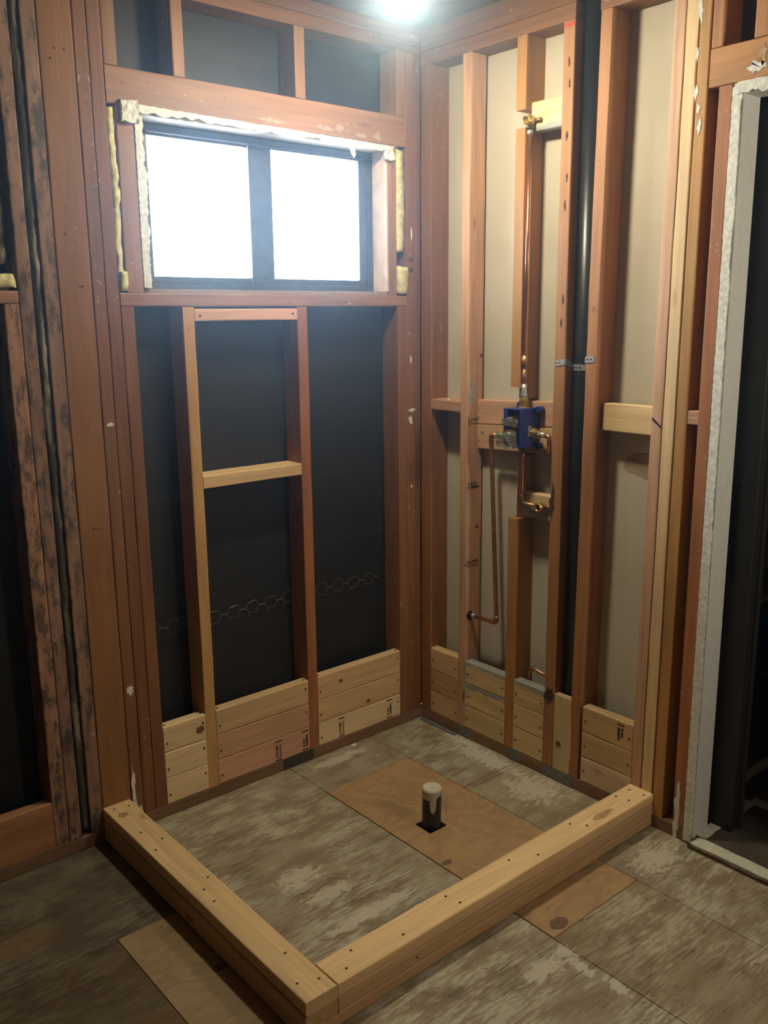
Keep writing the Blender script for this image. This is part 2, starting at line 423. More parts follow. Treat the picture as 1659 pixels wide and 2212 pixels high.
def ragged(p0, p1, wdir, tdir, wlo, whi, th, n=30, seed=1, base=0.0):
    """torn strip running p0->p1; one straight edge, one broken edge"""
    rd = random.Random(seed); bm = bmesh.new(); p0 = Vector(p0); p1 = Vector(p1); wd = Vector(wdir); td = Vector(tdir)
    rings = []; Ln = (p1-p0).length
    for i in range(n+1):
        p = p0.lerp(p1, i/n); q = Ln*i/n
        f = 0.5 + 0.45*noise.noise((q*9.0, seed, 0)) + 0.30*noise.noise((q*34.0, seed, 5)) + 0.10*rd.uniform(-1, 1)
        w_ = wlo + (whi-wlo)*max(0.0, min(1.0, f))
        b = base + rd.uniform(0, 0.002); t1 = th*rd.uniform(0.6, 1.2); t2 = th*rd.uniform(0.4, 1.0)
        rings.append([bm.verts.new(q) for q in (p+wd*b, p+wd*w_, p+wd*(w_-0.002)+td*t2, p+wd*(w_*0.5)+td*t1, p+wd*b+td*t1)])
    for a, c in zip(rings, rings[1:]):
        for k in range(5): bm.faces.new((a[k], a[(k+1)%5], c[(k+1)%5], c[k]))
    bm.faces.new(rings[0][::-1]); bm.faces.new(rings[-1]); return bm
def prism(poly, z0, z1):
    bm = bmesh.new()
    lo = [bm.verts.new((x, y, z0)) for x, y in poly]; hi = [bm.verts.new((x, y, z1)) for x, y in poly]
    n = len(poly)
    bm.faces.new(lo[::-1]); bm.faces.new(hi)
    for i in range(n): bm.faces.new((lo[i], lo[(i+1)%n], hi[(i+1)%n], hi[i]))
    return bm
def patch(origin, s, t, pts, th=0.0008):
    """thin shape lying on a surface: pts in (s,t) metres"""
    o = Vector(origin); s = Vector(s); t = Vector(t); nrm = s.cross(t).normalized()
    bm = bmesh.new()
    a = [bm.verts.new(o + s*x + t*y) for x, y in pts]; b = [bm.verts.new(o + s*x + t*y + nrm*th) for x, y in pts]
    n = len(pts); bm.faces.new(a[::-1]); bm.faces.new(b)
    for i in range(n): bm.faces.new((a[i], a[(i+1)%n], b[(i+1)%n], b[i]))
    return bm
def blob(n, rx, ry, j=0.3, seed=0):
    rd = random.Random(seed)
    return [(math.cos(2*math.pi*k/n)*rx*(1+rd.uniform(-j, j)), math.sin(2*math.pi*k/n)*ry*(1+rd.uniform(-j, j))) for k in range(n)]
NAILME = {}
def nail(parent, p, nrm, mat=None, r=0.0042):
    mat = mat or M_NAIL
    key = (mat.name, round(r, 4))
    if key not in NAILME:
        bm = bmesh.new(); bmesh.ops.create_cone(bm, cap_ends=True, segments=10, radius1=r, radius2=r*0.75, depth=0.0022)
        me = bpy.data.meshes.new('nail_head'); bm.to_mesh(me); bm.free(); me.materials.append(mat); NAILME[key] = me
    M = Matrix.Translation(p) @ Vector(nrm).to_track_quat('Z', 'Y').to_matrix().to_4x4()
    return link('nail_head', NAILME[key], parent, M)
def text_bm(bm, s, size, o, sd, td, squeeze=1.0):
    cu = bpy.data.curves.new('t', 'FONT'); cu.body = s; cu.size = size; cu.offset = size*0.02
    ob = bpy.data.objects.new('t', cu); COL.objects.link(ob)
    dg = bpy.context.evaluated_depsgraph_get(); dg.update()
    me = bpy.data.meshes.new_from_object(ob.evaluated_get(dg))
    vs = [bm.verts.new(Vector(o) + Vector(sd)*(v.co.x*squeeze) + Vector(td)*v.co.y) for v in me.vertices]
    for p in me.polygons:
        try: bm.faces.new([vs[i] for i in p.vertices])
        except ValueError: pass
    bpy.data.objects.remove(ob); bpy.data.curves.remove(cu); bpy.data.meshes.remove(me)
def quad(bm, o, sd, td, s0, s1, t0, t1):
    o = Vector(o); sd = Vector(sd); td = Vector(td)
    bm.faces.new([bm.verts.new(o + sd*a + td*b) for a, b in ((s0,t0),(s1,t0),(s1,t1),(s0,t1))])
def stamp(parent, o, sd, td, kind, half=False):
    """lumber grade stamp; s = reading direction, t = up; stamp spans 0..0.075 in s"""
    bm = bmesh.new(); o = Vector(o); sd = Vector(sd); td = Vector(td)
    quad(bm, o, sd, td, 0, 0.0045, -0.014, 0.014)
    if not half: quad(bm, o, sd, td, 0.0705, 0.075, -0.014, 0.014)
    if kind == 'prime':
        tri = [(0.009, 0.002), (0.018, 0.002), (0.0135, 0.011)]
        bm.faces.new([bm.verts.new(o + sd*a + td*b) for a, b in tri])
        text_bm(bm, 'PRIME', 0.0145, o + sd*0.0205 + td*0.002, sd, td, 0.98)
        text_bm(bm, 'STINSON', 0.0112, o + sd*0.0095 - td*0.0115, sd, td, 1.06)
    else:
        ring = [(0.017 + 0.0045*math.cos(a*math.pi/5), 0.0065 + 0.005*math.sin(a*math.pi/5)) for a in range(10)]
        bm.faces.new([bm.verts.new(o + sd*a + td*b) for a, b in ring])
        rd = random.Random(3)
        for k in range(3): quad(bm, o, sd, td, 0.026+k*0.0065, 0.0305+k*0.0065, 0.002, 0.0105)
        for k in range(7): quad(bm, o, sd, td, 0.014+k*0.0062, 0.0192+k*0.0062, -0.0115+rd.uniform(0, .002), -0.001-rd.uniform(0, .0025))
    return obj('grade_stamp', bm, M_INK, parent)

# ------------------------------------------------------------------ room shell
ZC = 2.540
struct(obj('ceiling', B(-3.4, 2.5, -3.5, 0.11, ZC, ZC+0.05), plain('ceiling_boards', (0.13, 0.075, 0.045), 0.8, 0.25, 5)))
# left wall sheathing with the window hole
WX0, WX1, WZ0, WZ1 = -1.032, -0.152, 1.660, 2.128
bm = bmesh.new()
for a in ((-3.4, WX0, 0, 2.54), (WX1, 0.10, 0, 2.54), (WX0, WX1, 0, WZ0), (WX0, WX1, WZ1, 2.54)):
    box(bm, a[0], a[1], 0.0905, 0.112, a[2], a[3])
wall_left = struct(obj('wall_left', bm, M_PAPER))
wall_right = struct(obj('wall_right', B(0.0885, 0.101, -1.135, 0.0905, -0.02, 2.54), M_DRY))
struct(obj('wall_far', B(-3.42, -3.4, -3.5, 0.11, -0.02, 2.54), M_ROOMWALL))
struct(obj('wall_behind', B(-3.4, 2.5, -3.52, -3.5, -0.02, 2.54), M_ROOMWALL))
bm = B(0.0, 0.105, -3.5, -1.97, -0.02, 2.54)
struct(obj('wall_beyond_door', bm, M_ROOMWALL))
# neighbouring room
bm = B(2.45, 2.5, -3.5, 0.11, -0.02, 2.54); box(bm, 0.112, 2.45, 0.06, 0.11, -0.02, 2.54)
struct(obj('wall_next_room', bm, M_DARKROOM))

# floor: dark joist space below, sheets of subfloor on it
floor = struct(obj('floor', B(-3.4, 0.112, -3.5, 0.112, -0.06, -0.0195), M_SOIL))
def panel(poly, tint):
    return obj('subfloor_panel', prism(poly, -0.019, 0.0), M_FLOOR, floor, None, tint)
def rect(x0, x1, y0, y1): return [(x0, y0), (x1, y0), (x1, y1), (x0, y1)]
g = 0.0012
panel(rect(-3.4, -1.4965, -3.5, -0.4535), (0.32, 0.26, 0.19))
panel(rect(-3.4, -1.286, -0.4515, 0.09), (0.37, 0.345, 0.30))
panel([(-1.2848, -0.4515), (-1.261, -0.4515), (-1.261, -3.5), (-0.6432, -3.5), (-0.6432, 0.09), (-1.2848, 0.09)], (1.06, 1.05, 1.02))
panel(rect(-0.6408, -0.2705, -0.2155, 0.09), (0.95, 0.93, 0.90))
panel(rect(-0.6408, -0.2705, -3.5, -1.1945), (0.98, 0.92, 0.84))
panel(rect(-0.2685, 0.10, -0.229, 0.09), (0.95, 0.95, 0.93))
panel(rect(-0.2685, 0.10, -0.5005, -0.231), (1, 1, 1))
panel(rect(-0.2685, 0.10, -0.5245, -0.5025), (0.95, 0.92, 0.88))
panel(rect(-0.2685, 0.10, -3.5, -0.5265), (1.0, 0.96, 0.90))
# patches let into the floor
HX0, HX1, HY0, HY1 = -0.550, -0.477, -0.634, -0.564
bm = bmesh.new(); px0, px1, py0, py1 = -0.6395, -0.2715, -1.1925, -0.2175
for a in ((px0, HX0, py0, py1), (HX1, px1, py0, py1), (HX0, HX1, py0, HY0), (HX0, HX1, HY1, py1)):
    box(bm, a[0], a[1], a[2], a[3], -0.018, 0.0004)
tag(obj('plywood_patch', bm, M_PLY, None, None, (0.37, 0.235, 0.115)),
    'smooth brown plywood patch let into the floor around the black drain stub', 'plywood patch')
tag(obj('plywood_patch', B(-1.494, -1.2625, -3.5, -0.4525, -0.018, 0.0004), M_PLY, None, None, (0.31, 0.215, 0.11)),
    'pale plywood strip let into the floor along the outside of the left curb', 'plywood patch')

# ------------------------------------------------------------------ left wall framing
D = 0.0878    # stud depth
STUDS = 'old red fir wall studs'
ZT = 2.452
def lstud(x0, x1, z0, z1, label, mat=M_OLD, col=C_RED, name='framing_stud', cat='stud', group=None, y1=D, tilt=None):
    return lumber(name, label, cat, (x0, x1, 0.0, y1, z0, z1), 'z', mat, col, group, tilt)
lumber('bottom_plate', 'dirty brown bottom plate under the left wall studs', 'plate', (-3.39, -0.001, 0.0, D, 0.0002, 0.0418), 'x', M_OLD, (0.20, 0.115, 0.062))
lumber('top_plate', 'lower board of the doubled top plate above the window wall', 'plate', (-3.39, -0.001, 0.0, D, 2.453, 2.494), 'x', M_OLD, C_DEEP)
lumber('top_plate', 'upper board of the doubled top plate above the window wall', 'plate', (-3.39, -0.001, 0.0, D, 2.495, 2.536), 'x', M_OLD, C_DEEP)
lstud(-1.4785, -1.4372, 0.042, 1.6165, 'short stained stud under the far left sill, its side facing the black paper', M_MOLD, (0.36, 0.19, 0.11), 'jack_stud')
lumber('window_sill', 'far left sill under a clump of yellow insulation', 'sill', (-3.39, -1.4375, 0.0, D, 1.617, 1.651), 'x', M_OLD, (0.36, 0.18, 0.10))
lumber('blocking_board', 'wide board standing on the bottom plate in the far left bay', 'blocking', (-3.39, -1.4795, 0.0, 0.04, 0.042, 0.187), 'x', M_OLD, (0.40, 0.20, 0.09))
lstud(-1.4362, -1.3990, 0.042, ZT, 'dark mould stained stud left of the stained insulation gap', M_MOLD, (0.30, 0.17, 0.11))
lstud(-1.3700, -1.3295, 0.042, ZT, 'dark mould stained stud right of the stained insulation gap', M_MOLD, (0.27, 0.155, 0.10))
lstud(-1.3280, -1.2355, 0.042, ZT, 'wide smooth orange post left of the window', M_CLEAN, (0.265, 0.120, 0.040), 'framing_post', 'post')
lstud(-1.2340, -1.1965, 0.042, ZT, 'narrow red stud directly right of the wide orange post')
lstud(-1.1955, -1.1565, 0.042, ZT, 'red stud that the left end of the window header butts against', M_OLD, C_DEEP)
lstud(-1.1555, -1.1150, 0.042, 1.6095, 'short red stud under the left end of the window sill', M_OLD, C_DEEP, 'jack_stud')
lstud(-1.1555, -1.1160, 2.2460, ZT, 'short stud standing on the left end of the window header', M_OLD, C_RED_GLOW, 'cripple_stud')
lstud(-1.1325, -1.0815, 1.6485, 2.1465, 'red trimmer stud along the left side of the window', M_OLD, C_RED_GLOW, 'trimmer_stud')
lstud(-0.1500, -0.1135, 1.6485, 2.1465, 'red trimmer stud along the right side of the window', M_OLD, C_RED_GLOW, 'trimmer_stud')
lstud(-0.1110, -0.0700, 0.042, 1.6095, 'short red stud under the right end of the window sill', M_OLD, C_RED, 'jack_stud')
lstud(-0.1105, -0.0700, 2.2460, ZT, 'short stud standing on the right end of the window header', M_OLD, C_RED_GLOW, 'cripple_stud')
lstud(-0.0690, -0.0290, 0.042, ZT, 'second red stud left of the room corner', M_OLD, C_RED)
lstud(-0.0280, -0.0008, 0.042, ZT, 'red stud of the left wall standing in the room corner', M_OLD, C_DEEP)
stud_a = lstud(-0.9635, -0.9240, 0.042, 1.6085, 'yellowish stud left of the two cross blocks under the window', M_CLEAN, C_GOLD, 'cripple_stud')
stud_b = lstud(-0.5490, -0.5085, 0.042, 1.6085, 'red stud right of the two cross blocks under the window', M_OLD, (0.32, 0.118, 0.043), 'cripple_stud')
lstud(-0.9500, -0.9115, 2.2460, ZT, 'left of the two short studs above the middle of the window', M_OLD, C_RED_GLOW, 'cripple_stud')
lstud(-0.5290, -0.4900, 2.2460, ZT, 'right of the two short studs above the middle of the window', M_OLD, C_RED_GLOW, 'cripple_stud')
lumber('window_header', 'red header beam across the top of the window with plaster smears', 'header', (-1.1545, -0.0702, 0.0, D, 2.1475, 2.2450), 'x', M_OLD, C_RED_GLOW)
lumber('window_sill', 'red sill board right under the black window', 'sill', (-1.1545, -0.0702, 0.0, D, 1.6100, 1.6480), 'x', M_OLD, C_RED_GLOW)
b = lumber('blocking_board', 'new pale block set right under the window sill between two studs', 'blocking', (-0.9230, -0.5498, 0.0, D, 1.5670, 1.6030), 'x', M_NEW, C_PINK)
nail(b, (-0.905, -0.0006, 1.583), (0, -1, 0)); nail(b, (-0.566, -0.0006, 1.587), (0, -1, 0))
b = lumber('blocking_board', 'new pale cross block halfway up the black paper bay', 'blocking', (-0.9232, -0.5498, 0.0, D, 1.0535, 1.0925), 'x', M_NEW, C_NEW)
nail(b, (-0.62, 0.02, 1.0928), (0, 0, 1), r=0.003)

# new blocking stacks on the left wall
BLK = 'new blocking boards low on the left wall'
def lstack(x0, x1, cols, names, zoff=0.0):
    out = []
    for k in range(3):
        z0 = 0.0424 + 0.0894*k
        out.append(lumber('blocking_board', names[k], 'blocking', (x0, x1, 0.0, 0.0381, z0, z0 + 0.0886), 'x', M_NEW, cols[k], BLK, r=0.0035, jit=0.0004))
    return out
POS = ('bottom', 'middle', 'top')
s1 = lstack(-1.1145, -0.9640, (C_PALE, C_PALE, C_PALE), [p + ' board of the short pale stack left of the yellowish stud' for p in POS])
s2 = lstack(-0.9235, -0.5500, (C_PINK, (0.56, 0.34, 0.19), C_NEW), [p + ' board of the middle stack between the yellowish and red studs' for p in POS])
s3 = lstack(-0.5080, -0.1130, (C_PALE, C_NEW, C_NEW), [p + ' board of the stack right of the red stud on the left wall' for p in POS])
UPZ, LFT = (0, 0, 1), (-1, 0, 0)
stamp(s3[0], (-0.4044, -0.0006, 0.0475), UPZ, LFT, 'prime'); stamp(s3[0], (-0.1700, -0.0006, 0.0490), UPZ, LFT, 'mill')
stamp(s2[0], (-0.6854, -0.0006, 0.0470), UPZ, LFT, 'prime'); stamp(s2[0], (-0.5700, -0.0006, 0.0490), UPZ, LFT, 'mill')
for st, (xa, xb) in ((s1, (-1.104, -0.974)), (s2, (-0.912, -0.562)), (s3, (-0.497, -0.125))):
    for k in range(3):
        z = 0.0424 + 0.0894*k
        nail(st[k], (xa, -0.0006, z+0.030), (0, -1, 0)); nail(st[k], (xb, -0.0006, z+0.060), (0, -1, 0))
    for xx in (xa, xb): nail(st[2], (xx, 0.014, 0.3102), (0, 0, 1))
# big knots that show on two of these boards
def knot(parent, o, s, t, r, seed):
    obj('knot', patch(o, s, t, blob(14, r, r*0.75, 0.12, seed), 0.0004), plain('knot_wood', (0.16, 0.075, 0.030), 0.6, 0.3, 200), parent)
knot(s1[2], (-0.985, -0.0006, 0.262), (1, 0, 0), (0, 0, 1), 0.016, 4)
knot(s3[1], (-0.275, -0.0006, 0.150), (1, 0, 0), (0, 0, 1), 0.010, 5)
knot(s3[2], (-0.405, -0.0006, 0.268), (1, 0, 0), (0, 0, 1), 0.009, 6)
tag(obj('nail_plate', B(-0.666, -0.534, -0.0022, -0.0004, 0.004, 0.0425), M_DIRT),
    'dirty dark plate nailed over a joint of the left bottom plate', 'metal plate')

# netting on the black paper
bm = bmesh.new()
cw = 0.0745; rd = random.Random(5)
for seg in range(13):
    xa = -1.112 + seg*cw; zc = 0.600 + 0.004*math.sin(xa*9.0); yy = 0.0884
    j = lambda: rd.uniform(-0.0025, 0.0025)
    L_, A, B_, R_, Cc, Dd = [(xa+dx, yy, zc+dz+j()) for dx, dz in ((0, 0), (0.013, 0.020), (0.042, 0.021), (0.055, 0.001), (0.041, -0.021), (0.014, -0.019))]
    tube(bm, [L_, A, B_, R_], 0.0006, 5); tube(bm, [L_, Dd, Cc, R_], 0.0006, 5)
    tube(bm, [R_, (min(xa+cw, -0.113), yy, 0.600 + 0.004*math.sin((xa+cw)*9.0))], 0.0009, 5)
    tube(bm, [Dd, (xa+0.008, yy, zc-0.029+j())], 0.0006, 5)
tag(obj('wire_netting', bm, M_WIRE), 'sagging strip of thin hexagonal wire netting across the black paper', 'wire netting')

# ------------------------------------------------------------------ window
win = struct(empty('window_1', ((WX0+WX1)/2, 0.10, WZ0)))
FY0, FY1 = 0.079, 0.120
bm = bmesh.new()
box(bm, WX0+.001, WX1-.001, FY0, FY1, 2.106, WZ1-.001)     # head
box(bm, WX0+.001, WX1-.001, FY0, FY1, WZ0+.001, 1.680)     # bottom track
box(bm, WX0+.001, -1.006, FY0, FY1, 1.680, 2.106)
box(bm, -0.185, WX1-.001, FY0, FY1, 1.680, 2.106)
obj('window_frame', bevel(bm, 0.002, 1), M_FRAME, win)
for nm, xa, xb, ya, l, r_ in (('left', -1.006, -0.600, 0.098, 0.010, 0.055), ('right', -0.660, -0.185, 0.082, 0.085, 0.030)):
    bm = bmesh.new(); yb = ya + 0.014
    box(bm, xa, xb, ya, yb, 1.6805, 1.700); box(bm, xa, xb, ya, yb, 2.099, 2.1055)
    box(bm, xa, xa+l, ya, yb, 1.700, 2.099); box(bm, xb-r_, xb, ya, yb, 1.700, 2.099)
    sash = obj('sash', bevel(bm, 0.0015, 1), M_FRAME, win)
    obj('glass_pane', B(xa+l-.003, xb-r_+.003, ya+.005, ya+.009, 1.697, 2.102), M_GLASS, sash)
lumber('window_stool', 'thin stained wood strip lying on the sill under the black window frame', 'trim strip', (-1.080, -0.151, 0.008, 0.078, 1.6482, 1.6600), 'x', M_OLD, (0.30, 0.21, 0.15), r=0.001)

tag(obj('trim_board', bevel(B(-0.1595, -0.1510, 0.003, 0.077, 1.6602, 2.1285), 0.001, 1), plain('pale_painted_wood', (0.66, 0.52, 0.44), 0.6, 0.15, 20)),
    'pale painted board lining the right side of the window opening', 'trim')
# torn plaster around the window
tag(obj('plaster_remnant', ragged((-1.066, -0.010, 2.1535), (-0.160, -0.010, 2.1435), (0, 0, -1), (0, 1, 0), 0.008, 0.031, 0.0085, 110, 3), M_PLASTER),
    'torn white plaster along the underside of the window header', 'plaster')
tag(obj('drywall_strip', B(-1.062, -0.152, 0.002, 0.078, 2.1295, 2.1450), M_DRYWHITE), 'smooth pale drywall strip lining the top of the window opening', 'drywall')
tag(obj('plaster_remnant', ragged((-1.080, 0.000, 1.662), (-1.078, 0.000, 2.128), (1, 0, 0), (0, 1, 0), 0.014, 0.037, 0.05, 64, 9), M_PLASTER),
    'torn white plaster edge down the left side of the window', 'plaster')
tag(obj('plaster_remnant', lumpy(-1.119, -1.068, -0.014, -0.0005, 2.103, 2.160, 0.008, 0.006, 60, 2), M_PLASTER),
    'crumbling white plaster lump at the top left corner of the window', 'plaster')
tag(obj('plaster_remnant', lumpy(-0.168, -0.134, -0.012, -0.0005, 2.098, 2.142, 0.007, 0.006, 70, 4), M_PLASTER),
    'crumbling plaster lump at the top right corner of the window', 'plaster')
tag(obj('paper_scrap', patch((-0.318, -0.006, 2.094), (1, 0, 0), (0, 0.3, 1), [(0, 0.028), (0.004, 0.004), (0.012, -0.006), (0.022, 0.006), (0.023, 0.026)], 0.0008), M_WHITEENAMEL),
    'white scrap of torn paper hanging from the top plaster of the window', 'paper scrap')

# insulation
def insul(label, args, mat=None, seed=0, amp=0.010, cell=0.014):
    return tag(obj('insulation', lumpy(*args, cell=cell, amp=amp, sc=26, seed=seed), mat or M_INSUL, smooth=True), label, 'insulation')
insul('yellow insulation strip stuffed left of the left window trimmer', (-1.1535, -1.1355, 0.004, 0.07, 1.66, 2.138), seed=1, amp=0.006)
insul('yellow insulation tuft spilling onto the left end of the window sill', (-1.150, -1.128, -0.004, 0.03, 1.655, 1.705), seed=2, amp=0.008)
insul('yellow insulation strip stuffed right of the right window trimmer', (-0.1085, -0.0735, 0.008, 0.07, 1.80, 2.138), seed=3, amp=0.006)
insul('yellow insulation tuft on the right end of the window sill', (-0.106, -0.070, -0.006, 0.05, 1.656, 1.75), seed=4, amp=0.012)
insul('yellow insulation batt standing on the far left sill', (-1.60, -1.455, 0.014, 0.078, 1.715, 2.20), M_INSULDIRTY, seed=5, amp=0.014, cell=0.03)
insul('yellow insulation clump lying on the far left sill', (-1.56, -1.446, -0.004, 0.05, 1.658, 1.695), seed=6, amp=0.010)
insul('stained grey insulation packed between the two mouldy studs', (-1.3945, -1.3745, 0.006, 0.07, 0.06, 2.44), M_INSULDIRTY, seed=7, amp=0.0035, cell=0.012)

# ------------------------------------------------------------------ right wall framing
ZR = 2.414
def rstud(y0, y1, z0, z1, label, mat=M_CLEAN, col=C_ORANGE, name='framing_stud', cat='stud', x0=0.0, x1=D, tilt=None):
    return lumber(name, label, cat, (x0, x1, y0, y1, z0, z1), 'z', mat, col, None, tilt)
for nm, ya, yb in (('corner', -0.664, -0.0008), ('door', -1.96, -0.752)):
    end = {'corner': 'from the corner to the black pipe', 'door': 'from the black pipe to past the doorway'}[nm]
    lumber('top_plate', 'lower right wall top plate ' + end, 'plate', (0.0, D, ya, yb, 2.415, 2.4605), 'y', M_OLD, C_RED)
    lumber('top_plate', 'upper right wall top plate ' + end, 'plate', (0.0, D, ya, yb, 2.4615, 2.536), 'y', M_OLD, C_RED)
lumber('bottom_plate', 'brown bottom plate under the right wall studs', 'plate', (0.0, D, -1.172, -0.0008, 0.0002, 0.0418), 'y', M_OLD, (0.22, 0.12, 0.065))
rstud(-0.0545, -0.0012, 0.042, ZR, 'red stud of the right wall standing in the room corner', M_OLD, (0.25, 0.108, 0.038))
e6 = rstud(-0.2430, -0.2050, 0.042, ZR, 'new pinkish stud with ink stamps and plaster smears left of the shower valve', M_PINK, (0.61, 0.345, 0.205), x1=0.0755)
e3 = rstud(-0.6630, -0.6215, 0.042, ZR, 'old orange stud just left of the black drain pipe, knotty and nicked', M_OLD, (0.35, 0.165, 0.062))
e4 = rstud(-0.7830, -0.7430, 0.042, ZR, 'old orange stud just right of the black drain pipe', M_CLEAN, (0.375, 0.165, 0.062), tilt=Euler((0.0085, 0, 0)))
pk = rstud(-1.0200, -0.9840, 0.042, ZR, 'new pinkish stud at the end of the curb, left one of a pair', M_PINK, (0.62, 0.37, 0.23), tilt=Euler((0.0055, 0, 0)))
bl = rstud(-1.0595, -1.0225, 0.042, ZR, 'new pale stud at the end of the curb, right one of a pair', M_NEW, (0.66, 0.47, 0.25), tilt=Euler((0.0045, 0, 0)))
e7 = rstud(-1.0975, -1.0640, 0.042, ZR, 'old orange stud right of the pair of new studs by the doorway', M_CLEAN, (0.48, 0.25, 0.075), tilt=Euler((0.003, 0, 0)))
nn = rstud(-1.1715, -1.1325, 0.042, 2.1440, 'rough red trimmer stud against the broken white drywall of the doorway', M_OLD, (0.40, 0.155, 0.06), 'trimmer_stud')
lumber('door_header', 'orange header beam over the doorway with plaster smears', 'header', (0.0, D, -1.96, -1.1035, 2.1455, 2.2400), 'y', M_OLD, (0.46, 0.215, 0.075))
rstud(-1.1360, -1.1040, 2.2410, ZR, 'short stud on the left end of the doorway header', M_OLD, (0.43, 0.20, 0.08), 'cripple_stud')
rstud(-1.262, -1.2190, 2.2410, ZR, 'short stud on the doorway header at the right edge of the photo', M_OLD, (0.43, 0.20, 0.08), 'cripple_stud')
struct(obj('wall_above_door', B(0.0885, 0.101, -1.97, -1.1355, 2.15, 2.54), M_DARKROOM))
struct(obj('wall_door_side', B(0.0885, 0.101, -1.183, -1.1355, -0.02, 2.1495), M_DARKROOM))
# notched plumbing stud: one timber with pieces cut out of its room face
zz = [0.042, 0.893, 0.893, 1.108, 1.108, 1.300, 1.300, 1.340, 1.340, 2.1465, 2.1465, 2.200, 2.200, ZR]
xx = [0.0, 0.0, 0.043, 0.043, 0.0862, 0.0862, 0.043, 0.043, 0.0, 0.0, 0.0665, 0.0665, 0.0, 0.0]
Mz = Matrix.Translation((0, -0.462, 0)) @ AX['z']
poly = [(z, -x) for z, x in zip(zz, xx)] + [(ZR, -D), (0.042, -D)]       # local X = world z, local Z = -world x
bm = bmesh.new(); a = [bm.verts.new((p[0], -0.0195, p[1])) for p in poly]; c2 = [bm.verts.new((p[0], 0.0195, p[1])) for p in poly]
n = len(poly); bm.faces.new(a); bm.faces.new(c2[::-1])
for i in range(n): bm.faces.new((a[i], c2[i], c2[(i+1)%n], a[(i+1)%n]))
tag(obj('notched_stud', bm, M_CLEAN, None, Mz, C_ORANGE), 'old orange stud notched out around the blue shower valve and copper pipes', 'stud')

# horizontal blocking between right wall studs
b = lumber('blocking_board', 'reddish fire block between the corner stud and the stamped new stud', 'blocking', (0.0, D, -0.2042, -0.0553, 1.2375, 1.2765), 'y', M_PINK, (0.50, 0.27, 0.16))
nail(b, (0.03, -0.118, 1.2770), (0, 0, 1), M_BRIGHT, 0.005)
TV = Euler((-0.045, 0, 0))
v1 = lumber('blocking_board', 'upper pinkish backing board behind the blue shower valve', 'blocking', (0.0505, 0.0855, -0.6205, -0.2440, 1.2045, 1.2905), 'y', M_PINK, (0.55, 0.31, 0.19), tilt=TV)
v2 = lumber('blocking_board', 'lower tan backing board behind the blue shower valve', 'blocking', (0.0505, 0.0855, -0.6205, -0.2440, 1.1165, 1.2030), 'y', M_NEW, (0.56, 0.35, 0.19), tilt=TV)
for z in (1.256, 1.222): nail(v1, (0.0495, -0.252, z), (-1, 0, 0), M_BRIGHT, 0.0045)
nail(v2, (0.0495, -0.252, 1.140), (-1, 0, 0), M_BRIGHT, 0.0045); nail(v2, (0.0495, -0.268, 1.168), (-1, 0, 0))
lumber('blocking_board', 'pale board with a grey painted edge behind the shower head elbow', 'blocking', (0.028, 0.066, -0.6205, -0.4825, 2.1350, 2.2230), 'y', M_GREY, (0.74, 0.58, 0.29), flip=True)
sb = lumber('blocking_board', 'small pale block, grey painted below, behind the tub spout elbow', 'blocking', (0.0300, 0.0640, -0.6205, -0.4825, 0.9000, 0.9860), 'y', M_GREY, (0.66, 0.48, 0.26), flip=True)
lumber('blocking_board', 'pale knotty block between the black pipe stud and the pinkish new stud', 'blocking', (0.0330, 0.0710, -0.9855, -0.7900, 1.2220, 1.3070), 'y', M_NEW, (0.68, 0.48, 0.24))
lumber('blocking_board', 'small pink block between the last orange stud and the doorway trimmer', 'blocking', (0.0030, 0.0420, -1.1315, -1.0995, 1.2690, 1.3080), 'y', M_PINK, (0.52, 0.27, 0.17))

obj('steel_plate', B(0.0285, 0.0297, -0.6190, -0.4840, 0.902, 0.942), M_GALV, sb)
for yy, z in ((-0.535, 0.925), (-0.585, 0.920)): nail(sb, (0.0281, yy, z), (-1, 0, 0), r=0.0036)
# blocking stacks low on the right wall
RBLK = 'blocking boards low on the right wall'
def rstack(y0, y1, mats, cols, names):
    out = []
    for k in range(3):
        z0 = 0.0424 + 0.0894*k
        out.append(lumber('blocking_board', names[k], 'blocking', (0.0, 0.0381, y0, y1, z0, z0+0.0886), 'y', mats[k], cols[k], RBLK, r=0.0035, jit=0.0004))
        for yy in (y0+0.012, y1-0.012): nail(out[-1], (-0.0006, yy, z0+0.04), (-1, 0, 0))
    return out
r1 = rstack(-0.2042, -0.0556, (M_NEW,)*3, (C_TAN, (0.50, 0.30, 0.15), C_NEW), [p + ' board of the stack in the corner left of the stamped new stud' for p in POS])
r2 = rstack(-0.4415, -0.2442, (M_NEW, M_GREY, M_GREY), ((0.66, 0.49, 0.25),)*3, [p + ' board of the stack between the stamped stud and notched stud' for p in POS])
r3 = rstack(-0.6205, -0.4830, (M_NEW, M_NEW, M_GREY), ((0.68, 0.51, 0.26), (0.64, 0.47, 0.24), (0.64, 0.47, 0.24)), [p + ' board of the stack just left of the drain pipe studs' for p in POS])
r5 = rstack(-0.9780, -0.7845, (M_NEW,)*3, ((0.72, 0.54, 0.35), (0.56, 0.39, 0.19), (0.56, 0.38, 0.19)), [p + ' board of the stack right of the drain pipe by the curb end' for p in POS])
stamp(r5[2], (-0.0006, -0.9330, 0.2990), (0, 0, -1), (0, -1, 0), 'mill', half=True)
vp = lumber('blocking_board', 'upright pale board with a round knot standing in front of the drain pipe', 'blocking', (0.0, 0.0250, -0.7415, -0.6640, 0.042, 0.3150), 'z', M_NEW, (0.56, 0.43, 0.23))
knot(vp, (-0.0006, -0.688, 0.140), (0, -1, 0), (0, 0, 1), 0.013, 8)
